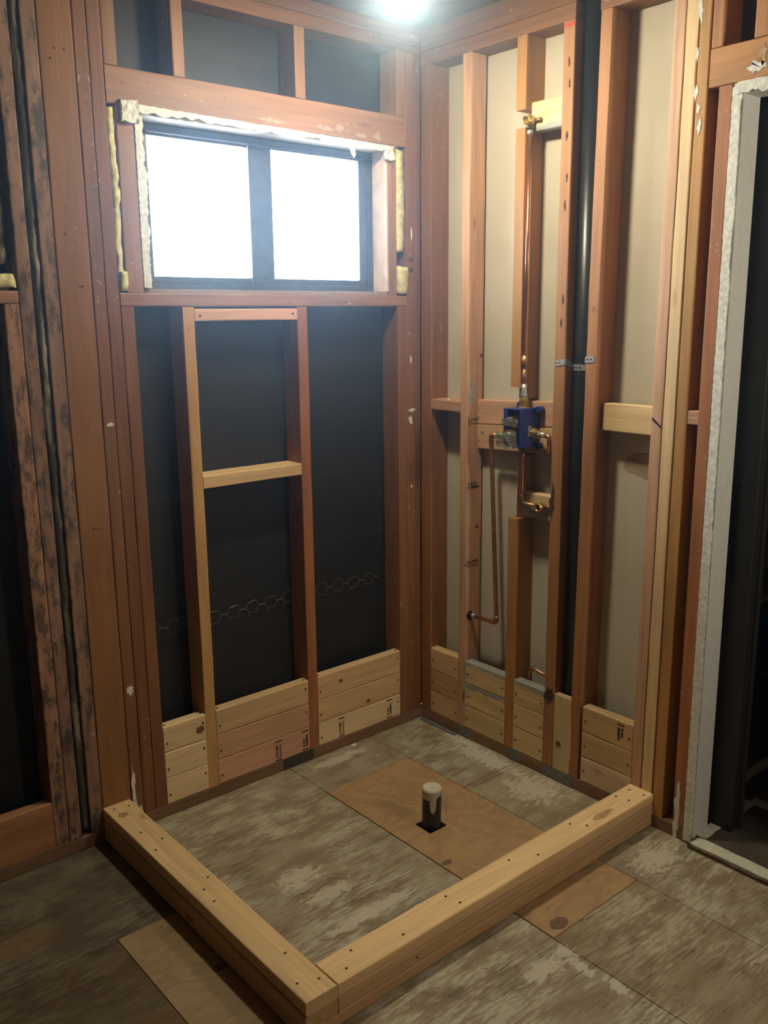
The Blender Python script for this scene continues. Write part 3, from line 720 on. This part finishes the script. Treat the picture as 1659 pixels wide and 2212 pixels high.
# marks on the stamped stud
for z, kd in ((1.2065, 'prime'), (0.975, 'mill'), (0.683, 'prime')):
    stamp(e6, (0.006, -0.2436, z), (1, 0, 0), (0, 0, 1), kd, half=True)
def smear(parent, o, s, t, rx, ry, seed, mat=None, n=30, name='plaster_smear'):
    return obj(name, patch(o, s, t, blob(n, rx, ry, 0.5, seed), 0.0006), mat or M_PLASTER, parent)
YX = ((1, 0, 0), (0, 0, 1))
smear(e6, (0.020, -0.2436, 1.312), *YX, 0.017, 0.044, 1, plain('grey_plaster', (0.40, 0.37, 0.30), 0.9, 0.2, 60))
FX = ((0, -1, 0), (0, 0, 1))
for z, h, sd in ((0.90, 0.055, 2), (0.76, 0.05, 3), (0.64, 0.07, 4), (0.22, 0.10, 5), (0.12, 0.06, 6)):
    smear(e6, (-0.0006, -0.238, z), *FX, 0.0045, h, sd, plain('grey_plaster', (0.42, 0.40, 0.33), 0.9, 0.2, 60))
knot(e6, (0.066, -0.2436, 1.437), *YX, 0.009, 11); knot(e6, (0.053, -0.2436, 0.821), *YX, 0.008, 12)
# char and dark stains on the stud left of the drain pipe
M_CHAR = plain('scorched_wood', (0.060, 0.028, 0.014), 0.8, 0.3, 60)
smear(e3, (-0.0006, -0.632, 0.975), *FX, 0.009, 0.055, 14, M_CHAR, name='scorch_mark')
smear(e3, (-0.0006, -0.640, 0.300), *FX, 0.016, 0.030, 15, M_CHAR, name='scorch_mark')
for k, z in enumerate((2.30, 2.24, 2.10, 1.98, 1.90, 1.62, 1.55)):
    smear(e3, (-0.0006, -0.645 - 0.004*(k % 2), z), *FX, 0.003, 0.013, 20+k, M_CHAR, 10, 'dark_nick')
obj('red_mark', patch((-0.0006, -0.6225, 2.398), *FX, [(0, 0), (0.038, 0), (0.038, 0.012), (0, 0.010)], 0.0005), M_REDMARK, e3)
# paint blobs on the last orange stud
for (y, z, rx, ry, sd) in ((-1.068, 2.345, .006, .03, 31), (-1.066, 2.235, .006, .014, 32), (-1.067, 2.14, .006, .018, 33), (-1.078, 2.10, .005, .012, 34), (-1.083, 2.06, .005, .02, 35)):
    smear(e7, (-0.0006, y, z), *FX, rx, ry, sd)
obj('white_scrape', patch((-0.0006, -1.146, 0.09), *FX, blob(20, 0.011, 0.09, 0.5, 41), 0.0007), M_PLASTER, nn)
# saw kerf in the pinkish stud
obj('saw_kerf', patch((-0.0006, -0.9885, 1.255), (0, -1, 0), (0, 0, 1), [(0, 0.018), (0.030, -0.004), (0.030, 0.002), (0, 0.026)], 0.0006), M_BLACKHOLE, pk)

# steel nail plates on the right bottom plate
for (ya, yb, lab) in ((-0.2815, -0.2120, 'below the stamped new stud'), (-0.5295, -0.4675, 'below the notched stud'), (-0.7530, -0.6195, 'below the black drain pipe')):
    tag(obj('nail_plate', B(-0.0022, -0.0003, ya, yb, 0.003, 0.0400), M_GALVDULL), 'grey steel plate on the right bottom plate ' + lab, 'metal plate')
tag(obj('flashing_strip', bevel(B(-0.022, -0.004, -0.210, -0.012, 0.0005, 0.006), 0.002, 1), M_GALVDULL), 'grey strip lying on the floor along the right plate near the corner', 'metal strip')
tag(obj('paper_scrap', patch((-0.37, -0.014, 0.0004), (1, 0, 0), (0, 1, 0.1), [(0, 0), (0.02, -0.004), (0.026, 0.006), (0.006, 0.008)], 0.001), M_WHITEENAMEL),
    'tiny white scrap on the floor against the left bottom plate', 'paper scrap')

# torn paper on the drywall
obj('torn_paper', patch((0.0878, -0.835, 1.105), (0, -1, 0), (0, 0, 1), [(0, 0), (0.012, 0.03), (0.04, 0.05), (0.10, 0.055), (0.145, 0.05), (0.145, -0.04), (0.085, -0.028), (0.05, -0.015), (0.02, -0.012)], -0.0006), M_TORN, wall_right)
obj('torn_flap', patch((0.0875, -0.846, 1.093), (0, -1, 0), (-0.35, 0, 1), [(0, 0.012), (0.018, 0.006), (0.020, -0.016), (0.010, -0.006)], -0.0008), M_WHITEENAMEL, wall_right)

# scuffs and paint on the left wall studs
FL = ((1, 0, 0), (0, 0, 1))
byl = {o['label']: o for o in bpy.data.objects if o.get('label')}
narrow = byl['narrow red stud directly right of the wide orange post']
for (dx, z, rx, rz, sd) in ((-1.226, 0.115, 0.006, 0.085, 51), (-1.215, 0.055, 0.010, 0.03, 52), (-1.215, 0.465, 0.009, 0.017, 53), (-1.214, 1.28, 0.010, 0.005, 54)):
    smear(narrow, (dx, -0.0009, z), *FL, rx, rz, sd)
headr = byl['red header beam across the top of the window with plaster smears']
for (dx, z, rx, rz, sd) in ((-0.42, 2.168, 0.03, 0.009, 61), (-0.36, 2.175, 0.014, 0.012, 62), (-0.27, 2.163, 0.025, 0.006, 63), (-0.20, 2.168, 0.016, 0.014, 64), (-0.62, 2.166, 0.05, 0.007, 65), (-0.085, 2.175, 0.006, 0.004, 66)):
    smear(headr, (dx, -0.0009, z), *FL, rx, rz, sd, plain('thin_plaster_smear', (0.34, 0.235, 0.165), 0.9, 0.25, 60))
second = byl['second red stud left of the room corner']
for z in (1.765, 1.728): obj('old_mark', patch((-0.058, -0.0009, z), *FL, [(0, 0), (0.019, 0), (0.019, 0.017), (0, 0.017)], 0.0004), M_DIRT, second)
for (dx, z, rx, rz, sd) in ((-0.052, 1.20, 0.010, 0.016, 71), (-0.047, 1.235, 0.016, 0.007, 72), (-0.050, 1.42, 0.005, 0.012, 73), (-0.045, 1.86, 0.003, 0.02, 74), (-0.05, 0.95, 0.004, 0.006, 75)):
    smear(second, (dx, -0.0009, z), *FL, rx, rz, sd)
dh = byl['orange header beam over the doorway with plaster smears']
smear(dh, (-0.0009, -1.232, 2.172), *FX, 0.022, 0.013, 81)
smear(dh, (-0.0009, -1.247, 2.20), *FX, 0.010, 0.02, 82, plain('faint_plaster', (0.52, 0.34, 0.20), 0.9, 0.2, 60))
wide = byl['wide smooth orange post left of the window']
for (dx, z) in ((-1.287, 2.262), (-1.262, 2.262), (-1.298, 1.80), (-1.30, 2.235), (-1.272, 1.665), (-1.262, 1.664), (-1.285, 0.985), (-1.272, 0.983)):
    nail(wide, (dx, -0.0008, z), (0, -1, 0), r=0.0032)
# knots in the floor patches
byl2 = {o['label']: o for o in bpy.data.objects if o.get('label')}
pa = byl2['smooth brown plywood patch let into the floor around the black drain stub']
pb = byl2['pale plywood strip let into the floor along the outside of the left curb']
mk = plain('plywood_knot', (0.150, 0.090, 0.046), 0.6, 0.35, 90)
def ring_knot(parent, x, y, r):
    obj('knot', patch((x, y, 0.0004), (1, 0, 0), (0, 1, 0), blob(26, r, r*0.7, 0.10, int(abs(x)*100)), 0.0004), mk, parent)
ring_knot(pa, -0.617, -0.775, 0.017); ring_knot(pa, -0.585, -1.165, 0.030); ring_knot(pb, -1.345, -0.715, 0.020)

# ------------------------------------------------------------------ drain stack, straps, pipes
tag(obj('vent_pipe', T([(0.0576, -0.6942, 0.042), (0.0576, -0.6942, 2.539)], 0.0302, 28), M_ABS, smooth=True), 'tall black plastic drain pipe between two orange studs', 'pipe')
strap = tag(empty('pipe_strap', (0.0, -0.70, 1.43)), 'perforated galvanised strap holding the black pipe between the two studs', 'strap')
def ribbon(path, hw, th=0.0012):
    bm = bmesh.new(); rows = []
    for (p, nrm) in path:
        p = Vector(p); nrm = Vector(nrm)
        rows.append([bm.verts.new(q) for q in (p+Vector((0,0,hw)), p-Vector((0,0,hw)), p-Vector((0,0,hw))+nrm*th, p+Vector((0,0,hw))+nrm*th)])
    for a, b_ in zip(rows, rows[1:]):
        for k in range(4): bm.faces.new((a[k], a[(k+1)%4], b_[(k+1)%4], b_[k]))
    bm.faces.new(rows[0][::-1]); bm.faces.new(rows[-1]); return bm
nx = (-1, 0, 0)
path = [((-0.0009, -0.628, 1.424), nx), ((-0.0009, -0.6640, 1.430), nx), ((0.008, -0.6645, 1.428), (0, -1, 0)), ((0.045, -0.6645, 1.418), (0, -1, 0))]
for k in range(9):
    a = math.radians(200 - k*27.5 + 0)
    path.append(((0.0576 - 0.0312*math.sin(math.radians(k*22.5)), -0.6942 + 0.0310*math.cos(math.radians(k*22.5)), 1.412), (-math.sin(math.radians(k*22.5)), math.cos(math.radians(k*22.5)), 0)))
path += [((0.03, -0.735, 1.420), (0, 1, 0)), ((-0.0006, -0.7425, 1.438), nx), ((-0.0006, -0.776, 1.441), nx)]
obj('strap_band', ribbon(path, 0.0095), M_GALV, strap)
for (p, nrm) in (((-0.0018, -0.632, 1.425), nx), ((-0.0018, -0.645, 1.427), nx), ((-0.0020, -0.752, 1.440), nx), ((-0.0020, -0.765, 1.441), nx)):
    nail(strap, p, nrm, r=0.0032)
for k in (2.6, 3.6, 4.6):
    an = math.radians(k*22.5)
    nail(strap, (0.0576 - 0.0327*math.sin(an), -0.6942 + 0.0327*math.cos(an), 1.412), (-math.sin(an), math.cos(an), 0), M_BLACKHOLE, 0.003)

# shower riser
RX, RY = 0.0125, -0.4905
riser = tag(empty('copper_pipe', (RX, RY, 1.29)), 'bright copper riser from the blue valve up to the shower elbow', 'pipe')
obj('tube', T([(RX, RY, 1.40), (RX, RY, 2.128)], 0.0079, 16), M_COPPER, riser, smooth=True)
obj('lower_tube', T([(RX, RY, 1.335), (RX, RY, 1.41)], 0.0079, 16), M_COPPEROLD, riser, smooth=True)
bm = T([(RX, RY, 1.405), (RX, RY, 1.445)], 0.0098, 16)
obj('coupling', bm, M_COPPEROLD, riser, smooth=True)
obj('solder_ring', T([(RX, RY, 1.402), (RX, RY, 1.408)], 0.0092, 14), M_SOLDER, riser, smooth=True)
obj('solder_cone', T([(RX, RY, 1.304), (RX, RY, 1.314), (RX, RY, 1.335), (RX, RY, 1.352)], [0.0125, 0.0118, 0.0095, 0.0081], 14), M_SOLDER, riser, smooth=True)
def ear_elbow(parent, x, y, z, down=True, mat=M_BRASSOLD):
    bm = T([(x, y, z-0.022 if down else z), (x, y, z+0.012)], 0.0125, 16) if down else bmesh.new()
    bmesh.ops.create_uvsphere(bm, u_segments=16, v_segments=10, radius=0.0150, matrix=Matrix.Translation((x, y, z)))
    el = obj('ear_elbow', bm, mat, parent, smooth=True)
    bm = bmesh.new()
    # threaded socket facing the room (open ring)
    N = 20; prof = [(0.004, 0.0150), (-0.022, 0.0150), (-0.0225, 0.0142), (-0.0225, 0.0108), (-0.004, 0.0102)]
    rows = [[bm.verts.new((x+dx, y+rr*math.cos(2*math.pi*k/N), z+rr*math.sin(2*math.pi*k/N))) for k in range(N)] for dx, rr in prof]
    for a, b_ in zip(rows, rows[1:]):
        for k in range(N): bm.faces.new((a[k], a[(k+1)%N], b_[(k+1)%N], b_[k]))
    bm.faces.new(rows[-1])
    obj('socket', bm, M_BRASS, el, smooth=True)
    bm = bmesh.new()
    for s_ in (-1, 1):
        tube(bm, [(x+0.010, y+s_*0.012, z), (x+0.010, y+s_*0.031, z)], 0.0062, 10)
        bmesh.ops.create_uvsphere(bm, u_segments=10, v_segments=6, radius=0.0075, matrix=Matrix.Translation((x+0.010, y+s_*0.031, z)))
    obj('ear', bm, mat, el, smooth=True)
ear_elbow(riser, RX, RY, 2.166)
obj('solder_ring', T([(RX, RY, 2.126), (RX, RY, 2.138)], 0.0096, 14), M_SOLDER, riser, smooth=True)

# tub spout drop
drop = tag(empty('copper_pipe', (RX, RY, 0.94)), 'dull copper pipe dropping from the blue valve to the tub spout elbow', 'pipe')
obj('tube', T(fillet([(RX, RY, 1.152), (RX, RY, 0.9490), (RX, -0.562, 0.9490)], 0.016), 0.0079, 14), M_COPPEROLD, drop, smooth=True)
obj('coupling', T([(RX, RY, 1.095), (RX, RY, 1.125)], 0.0098, 14), M_COPPEROLD, drop, smooth=True)
obj('solder_elbow', T(fillet([(RX, RY, 0.980), (RX, RY, 0.9490), (RX, -0.520, 0.9490)], 0.016), 0.0100, 14), M_BRASSOLD, drop, smooth=True)
ear_elbow(drop, RX, -0.575, 0.9490, down=False)

# left supply
sup = tag(empty('copper_pipe', (0.02, -0.376, 0.49)), 'dull copper supply pipe from the valve down into the stamped stud', 'pipe')
obj('tube', T(fillet([(0.012, -0.440, 1.1690), (0.014, -0.3440, 1.1690), (0.022, -0.3760, 0.4900), (0.022, -0.2440, 0.4862)], 0.014), 0.0079, 14), M_COPPEROLD, sup, smooth=True)
obj('top_elbow', T(fillet([(0.013, -0.368, 1.1690), (0.014, -0.3440, 1.1690), (0.0143, -0.3452, 1.1430)], 0.014), 0.0097, 14), M_COPPEROLD, sup, smooth=True)
obj('bottom_elbow', T(fillet([(0.0217, -0.3748, 0.5160), (0.022, -0.3760, 0.4900), (0.022, -0.3500, 0.4893)], 0.014), 0.0097, 14), M_COPPEROLD, sup, smooth=True)
obj('solder_ring', T([(0.013, -0.376, 1.1690), (0.013, -0.369, 1.1690)], 0.0092, 12), M_SOLDER, sup, smooth=True)
obj('solder_ring', T([(0.022, -0.268, 0.4870), (0.022, -0.255, 0.4867)], 0.0100, 12), M_SOLDER, sup, smooth=True)
obj('bored_hole', patch((0.020, -0.2437, 0.484), *YX, blob(14, 0.016, 0.018, 0.12, 3), 0.0006), M_BLACKHOLE, e6)
# right outlet
ro = tag(empty('copper_pipe', (0.01, -0.59, 1.18)), 'short copper elbow from the brass nut on the right of the valve', 'pipe')
obj('tube', T(fillet([(0.010, -0.555, 1.1920), (0.010, -0.6040, 1.1880), (0.010, -0.6040, 1.1300)], 0.013), 0.0079, 14), M_COPPER, ro, smooth=True)
obj('solder_collar', T([(0.010, -0.562, 1.1915), (0.010, -0.586, 1.1896)], [0.0105, 0.0090], 14), M_SOLDER, ro, smooth=True)
# little elbow above the stack left of the drain pipe
le = tag(empty('copper_pipe', (0.045, -0.53, 0.30)), 'small copper elbow poking out above the blocking left of the drain pipe', 'pipe')
obj('tube', T(fillet([(0.052, -0.512, 0.20), (0.052, -0.512, 0.3520), (0.050, -0.6180, 0.3380)], 0.014), 0.0079, 12), M_COPPEROLD, le, smooth=True)
obj('solder_ring', T([(0.0515, -0.540, 0.3484), (0.0513, -0.548, 0.3473)], 0.0095, 12), M_SOLDER, le, smooth=True)

# blue shower valve
vx0, vx1, vy0, vy1, vz0, vz1 = -0.047, 0.048, -0.531, -0.454, 1.147, 1.274
valve = tag(empty('shower_valve', (0.0, -0.4925, 1.153)), 'blue plastic shower valve housing wrapped in clear film between copper pipes', 'shower valve')
bm = bmesh.new()
t_ = 0.004
box(bm, vx0, vx1, vy0, vy0+t_, vz0, vz1); box(bm, vx0, vx1, vy1-t_, vy1, vz0, vz1)
box(bm, vx0, vx1, vy0+t_, vy1-t_, vz1-t_, vz1); box(bm, vx0, vx1, vy0+t_, vy1-t_, vz0, vz0+t_)
box(bm, vx1-t_, vx1, vy0+t_, vy1-t_, vz0+t_, vz1-t_); box(bm, vx0, vx0+0.003, vy1-0.018, vy1-t_, vz0+0.045, vz1-t_)
box(bm, vx0, vx0+0.003, vy0+t_, vy0+0.008, vz0+t_, vz1-t_)
obj('housing', bevel(bm, 0.0012, 2), M_BLUE, valve)
bm = bmesh.new()
for (y, z) in ((vy1-0.006, vz1+0.006), (vy0-0.010, vz1-0.004), (vy0-0.008, vz0+0.002), (vy1+0.006, vz0+0.004)):
    tube(bm, [(0.022, y, z), (0.046, y, z)], 0.0105, 14)
obj('mounting_lug', bm, M_BLUE, valve)
obj('valve_core', bevel(B(vx0+0.012, vx1-0.006, vy0+0.006, vy1-0.006, vz0+0.006, vz1-0.006), 0.004, 2), M_BLACKPL, valve)
bm = T([(vx0-0.012, -0.482, 1.186), (vx0+0.014, -0.482, 1.186)], 0.020, 20); tube(bm, [(vx0-0.026, -0.482, 1.186), (vx0-0.011, -0.482, 1.186)], 0.011, 16)
obj('cartridge', bm, M_BRASSOLD, valve, smooth=False)
bm = T([(vx0-0.004, -0.478, 1.236), (vx0+0.014, -0.478, 1.236)], 0.010, 16)
obj('stop_screw', bm, M_SOLDER, valve)
bm = lumpy(vx0-0.030, vx0-0.002, vy0+0.014, vy1+0.001, vz0+0.002, vz0+0.048, 0.006, 0.008, 45, 2)
obj('plastic_wrap', bm, M_WRAP, valve)
bm = lumpy(vx0-0.008, vx0-0.003, vy0+0.010, vy1+0.002, vz0+0.070, vz1-0.034, 0.006, 0.003, 60, 6)
obj('plastic_wrap', bm, M_WRAP, valve)
def hexnut(bm, p0, p1, r): return tube(bm, [p0, p1], r, 6)
nut = hexnut(bmesh.new(), (RX, RY, 1.277), (RX, RY, 1.301), 0.0175)
tube(nut, [(RX, RY, 1.2735), (RX, RY, 1.2775)], 0.0200, 18); tube(nut, [(RX, RY, 1.301), (RX, RY, 1.3055)], 0.0135, 14)
obj('top_nut', bevel(nut, 0.0008, 1), M_BRASS, valve)
nut = hexnut(bmesh.new(), (0.010, -0.532, 1.1935), (0.010, -0.550, 1.1920), 0.0175); tube(nut, [(0.010, -0.550, 1.192), (0.010, -0.563, 1.1914)], 0.0135, 14)
obj('side_nut', bevel(nut, 0.0008, 1), M_BRASS, valve)
obj('inlet_nut', T([(0.012, -0.452, 1.169), (0.012, -0.440, 1.169)], 0.0130, 14), M_BRASSOLD, valve)
obj('green_tape', T([(0.0125, -0.4160, 1.1690), (0.013, -0.3900, 1.1690)], 0.0108, 14), M_GREEN, valve)
obj('sticker', patch((-0.012, -0.5316, 1.182), (1, 0, 0), (0, 0, 1), [(0, 0), (0.014, 0), (0.014, 0.036), (0, 0.036)], 0.0004), plain('grey_sticker', (0.24, 0.24, 0.22), 0.5, 0.3, 300), valve)

# ------------------------------------------------------------------ shower curb and drain stub
XL, YR, CW, CH = -1.2410, -0.9738, 0.0889, 0.0371
CURB = 'stacked curb boards around the shower base'
lc, rc = [], []
for k, p in enumerate(('bottom', 'middle', 'top')):
    j = (0.0012, -0.001, 0.0)[k]
    lc.append(lumber('curb_board', p + ' board of the curb arm running out from the left wall', 'curb board', (XL-CW+j, XL+j, YR-CW-j, -0.0012, k*CH+0.0014, (k+1)*CH), 'y', M_NEW, (C_TAN, C_TAN, (0.74, 0.52, 0.26))[k], CURB, r=0.0048, jit=0.0006))
    rc.append(lumber('curb_board', p + ' board of the curb arm running out from the right wall', 'curb board', (XL+0.002+j, -0.0012, YR-CW+j, YR+j, k*CH+0.0014, (k+1)*CH), 'x', M_NEW, (C_TAN, (0.57, 0.38, 0.20), (0.76, 0.53, 0.27))[k], CURB, r=0.0048, jit=0.0006))
ZCU = 3*CH + 0.0006
for (x, y) in ((-1.305, -0.028), (-1.262, -0.038), (-1.300, -0.20), (-1.268, -0.27), (-1.308, -0.31), (-1.262, -0.52), (-1.296, -0.56), (-1.300, -0.62), (-1.272, -0.90), (-1.308, -1.00), (-1.262, -1.02)):
    nail(lc[2], (x, y, ZCU), (0, 0, 1), r=0.0038)
for (x, y) in ((-1.195, -1.035), (-1.150, -0.995), (-1.02, -1.035), (-0.84, -0.998), (-0.83, -1.040), (-0.60, -1.0), (-0.52, -1.036), (-0.33, -0.998), (-0.30, -1.036), (-0.10, -0.995), (-0.09, -1.035), (-0.03, -1.048)):
    nail(rc[2], (x, y, ZCU), (0, 0, 1), r=0.0038)
nail(rc[2], (-0.035, -1.000, ZCU), (0, 0, 1), M_BRIGHT, 0.0055)
nail(rc[1], (-1.00, YR-CW-0.0016, 0.055), (0, -1, 0), r=0.003)
obj('knot', patch((-1.297, -0.075, ZCU-0.0003), (1, 0, 0), (0, 1, 0), blob(14, 0.016, 0.014, 0.1, 9), 0.0004), plain('curb_knot', (0.36, 0.22, 0.10), 0.6, 0.25, 120), lc[2])
obj('knot', patch((-0.215, -1.030, ZCU-0.0003), (1, 0, 0), (0, 1, 0), blob(16, 0.045, 0.012, 0.2, 10), 0.0004), plain('curb_knot_red', (0.48, 0.27, 0.13), 0.6, 0.2, 60), rc[2])

stub = tag(empty('drain_stub', (-0.511, -0.599, 0.0)), 'short black drain pipe stub with a white plastered top sticking out of the floor', 'drain pipe')
p0, p1 = Vector((-0.512, -0.598, -0.018)), Vector((-0.5105, -0.5995, 0.128))
obj('pipe', T([p0, p1], 0.0302, 28), M_ABS, stub, smooth=False)
bm = bmesh.new(); N = 48; rd = random.Random(11); rows = [[], [], []]
toc = math.atan2(-2.464+0.6, -2.282+0.51)
for k in range(N):
    a = 2*math.pi*k/N; u, v_ = math.cos(a), math.sin(a)
    da = (a - toc + math.pi) % (2*math.pi) - math.pi
    drip = 0.026 + 0.005*rd.random()
    if -0.25 < da < 0.40: drip = 0.058 + 0.016*math.sin((da+0.25)*4.8)
    elif da >= 0.40: drip = 0.022 - 0.010*min(1, (da-0.4))
    rows[0].append(bm.verts.new((p1.x + 0.0310*u, p1.y + 0.0310*v_, p1.z - drip)))
    rows[1].append(bm.verts.new((p1.x + 0.0318*u, p1.y + 0.0318*v_, p1.z - 0.002)))
    rows[2].append(bm.verts.new((p1.x + 0.0290*u, p1.y + 0.0290*v_, p1.z + 0.003 + 0.001*rd.random())))
for a, b_ in zip(rows, rows[1:]):
    for k in range(N): bm.faces.new((a[k], a[(k+1)%N], b_[(k+1)%N], b_[k]))
bm.faces.new(rows[2])
obj('plaster_cap', bm, plain('dried_plaster', (0.50, 0.48, 0.37), 0.8, 0.12, 60), stub)

# ------------------------------------------------------------------ doorway and the room behind it
jb = struct(empty('door_1', (0.05, -1.186, 0.0)))
obj('jamb_drywall', B(0.003, 0.0880, -1.2010, -1.1735, 0.019, 2.1180), M_DRYWHITE, jb)
obj('broken_edge', ragged((-0.004, -1.1725, 0.008), (-0.004, -1.1725, 2.135), (0, -1, 0), (1, 0, 0), 0.0215, 0.0305, 0.012, 260, 21), M_PLASTER, jb)
obj('head_drywall', B(0.003, 0.0880, -1.96, -1.1735, 2.1185, 2.1440), M_DRYWHITE, jb)
obj('torn_head_edge', ragged((-0.006, -1.186, 2.146), (-0.006, -1.96, 2.146), (0, 0, -1), (1, 0, 0), 0.012, 0.046, 0.012, 150, 23), M_PLASTER, jb)
f2 = struct(obj('floor_next_room', B(-0.018, 2.45, -3.5, 0.06, -0.058, 0.018), M_COVER)) if False else None
bm = B(0.113, 2.45, -3.5, 0.06, -0.06, 0.018); box(bm, -0.022, 0.113, -1.965, -1.200, 0.0006, 0.018)
struct(obj('floor_next_room', bm, plain('dark_floor', (0.115, 0.090, 0.050), 0.6, 0.2, 8)))
tag(obj('floor_cover', B(-0.012, 0.335, -1.94, -1.216, 0.0184, 0.0215), M_COVER), 'dark protective sheet on the doorway floor edged with tape', 'floor sheet')
def tape(label, x0, x1, y0, y1, z=0.0219, mat=None, seed=1):
    tag(obj('tape_strip', lumpy(x0, x1, y0, y1, z, z+0.0008, 0.03, 0.0022, 20, seed), mat or M_TAPE), label, 'tape')
tape('wrinkled pale tape along the doorway threshold edge', -0.026, 0.022, -1.94, -1.212, 0.0225, seed=2)
tape('pale tape along the left side of the doorway floor sheet', 0.026, 0.33, -1.232, -1.196, 0.0235, seed=3)
tape('pale tape across the far side of the doorway floor sheet', 0.318, 0.360, -1.94, -1.215, 0.0255, seed=4)
tape('tan tape line on the dark floor beyond the doorway', 0.30, 1.20, -1.136, -1.100, 0.0195, M_TAPEDIM, 5)
tape('distant tan tape line crossing the dark floor near the shelves', 1.388, 1.415, -1.6, -0.60, 0.0195, M_TAPEDIM, 6)
tag(obj('tape_strip', ragged((-0.0228, -1.212, 0.0228), (-0.0228, -1.94, 0.0228), (0, 0, -1), (-1, 0, 0), 0.0015, 0.0185, 0.0008, 90, 33), M_TAPE), 'torn tape flap hanging over the front edge of the doorway threshold', 'tape')
# charcoal door edge standing just behind the jamb
dr = tag(empty('open_door', (0.14, -1.22, 0.02)), 'charcoal door standing open right behind the white doorway jamb', 'door')
obj('door_slab', bevel(B(0.1180, 0.1560, -1.2620, -1.1500, 0.0225, 2.11), 0.002, 1), M_DARKDOOR, dr)
obj('door_stop', bevel(B(0.1565, 0.1750, -1.2700, -1.1500, 0.0205, 2.11), 0.002, 1), plain('dark_brown_trim', (0.032, 0.026, 0.018), 0.6, 0.15), dr)
obj('hinge_plate', B(0.1166, 0.1182, -1.2200, -1.1700, 0.82, 1.10), M_BLACKPL, dr)
# shelving in the dark room
sh = tag(empty('shelf_unit', (1.15, -0.62, 0.02)), 'dark open shelf unit in the room beyond the doorway', 'shelves')
bm = B(0.62, 0.64, -0.80, -0.42, 0.019, 1.05); box(bm, 1.78, 1.80, -0.80, -0.42, 0.019, 1.05); box(bm, 0.64, 1.78, -0.435, -0.42, 0.019, 1.05)
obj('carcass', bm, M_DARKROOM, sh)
for z in (0.430, 0.575, 0.735):
    obj('shelf', bevel(B(0.641, 1.779, -0.80, -0.436, z-0.012, z+0.012), 0.002, 1), M_SHELF, sh)
bm = T([(1.02, -0.803, 0.838), (1.14, -0.803, 0.838)], 0.006, 10); tube(bm, [(1.02, -0.803, 0.814), (1.14, -0.803, 0.814)], 0.005, 10)
tag(obj('metal_bar', bm, M_BRIGHT), 'pair of small shiny bars glinting above the dark shelves', 'metal bar')

# ------------------------------------------------------------------ lamps
def lamp(x, y, zb, label, mat):
    l = tag(empty('ceiling_light', (x, y, ZC)), label, 'ceiling light', 'round ceiling lights')
    N = 36
    def lathe(name, prof, m, smooth=True):
        bm = bmesh.new()
        rows = [[bm.verts.new((x + r*math.cos(2*math.pi*k/N), y + r*math.sin(2*math.pi*k/N), zb + h)) for k in range(N)] for r, h in prof]
        for a, b_ in zip(rows, rows[1:]):
            for k in range(N): bm.faces.new((a[k], a[(k+1)%N], b_[(k+1)%N], b_[k]))
        bm.faces.new(rows[0]); bm.faces.new(rows[-1])
        return obj(name, bm, m, l, smooth=smooth)
    R = 0.067
    dome = [(R*math.sin(math.radians(a)), 0.046*(1-math.cos(math.radians(a)))) for a in (4, 15, 30, 45, 60, 75, 90)]
    lathe('glass_dome', dome, mat)
    lathe('rim', [(0.064, 0.0465), (0.090, 0.044), (0.094, 0.049), (0.090, 0.056), (0.056, 0.060)], M_WHITEENAMEL)
    lathe('canopy_stem', [(0.045, 0.0605), (0.045, ZC-zb-0.001)], M_WHITEENAMEL)
    return l
lamp(-0.571, -0.551, 2.351, 'lit round ceiling light with a white rim near the corner', M_LAMP)
wl = tag(empty('fill_lamp', (-0.02, -2.45, 1.80)), 'added fill lamp, an unseen lit globe on the wall past the doorway', 'fill light')  # fill lamp added out of view to brighten the jamb and curb
bm = bmesh.new(); bmesh.ops.create_uvsphere(bm, u_segments=28, v_segments=16, radius=0.06, matrix=Matrix.Translation((-0.115, -2.45, 1.80)))
obj('globe', bm, M_LAMP2, wl, smooth=True)
obj('backplate', T([(-0.001, -2.45, 1.80), (-0.020, -2.45, 1.80)], 0.055, 24), M_WHITEENAMEL, wl)
obj('stem', T([(-0.020, -2.45, 1.80), (-0.056, -2.45, 1.80)], 0.014, 14), M_WHITEENAMEL, wl)

# ------------------------------------------------------------------ added scatter volume imitating lens glare around the window and lamp
hz = obj('glare_veil', B(-3.38, -0.095, -3.48, -0.035, 1.33, 2.42), plain('glare_volume', (1, 1, 1)))
nt = hz.data.materials[0].node_tree; nt.nodes.clear()
o_ = nt.nodes.new('ShaderNodeOutputMaterial'); v_ = nt.nodes.new('ShaderNodeVolumeScatter')
v_.inputs['Color'].default_value = (0.52, 0.74, 1.0, 1); v_.inputs['Density'].default_value = GLARE; v_.inputs['Anisotropy'].default_value = 0.88
nt.links.new(v_.outputs[0], o_.inputs['Volume'])
hz['kind'] = 'stuff'; hz['label'] = 'added bluish volume imitating lens glare around the bright window and lamp'; hz['category'] = 'glare_veil'
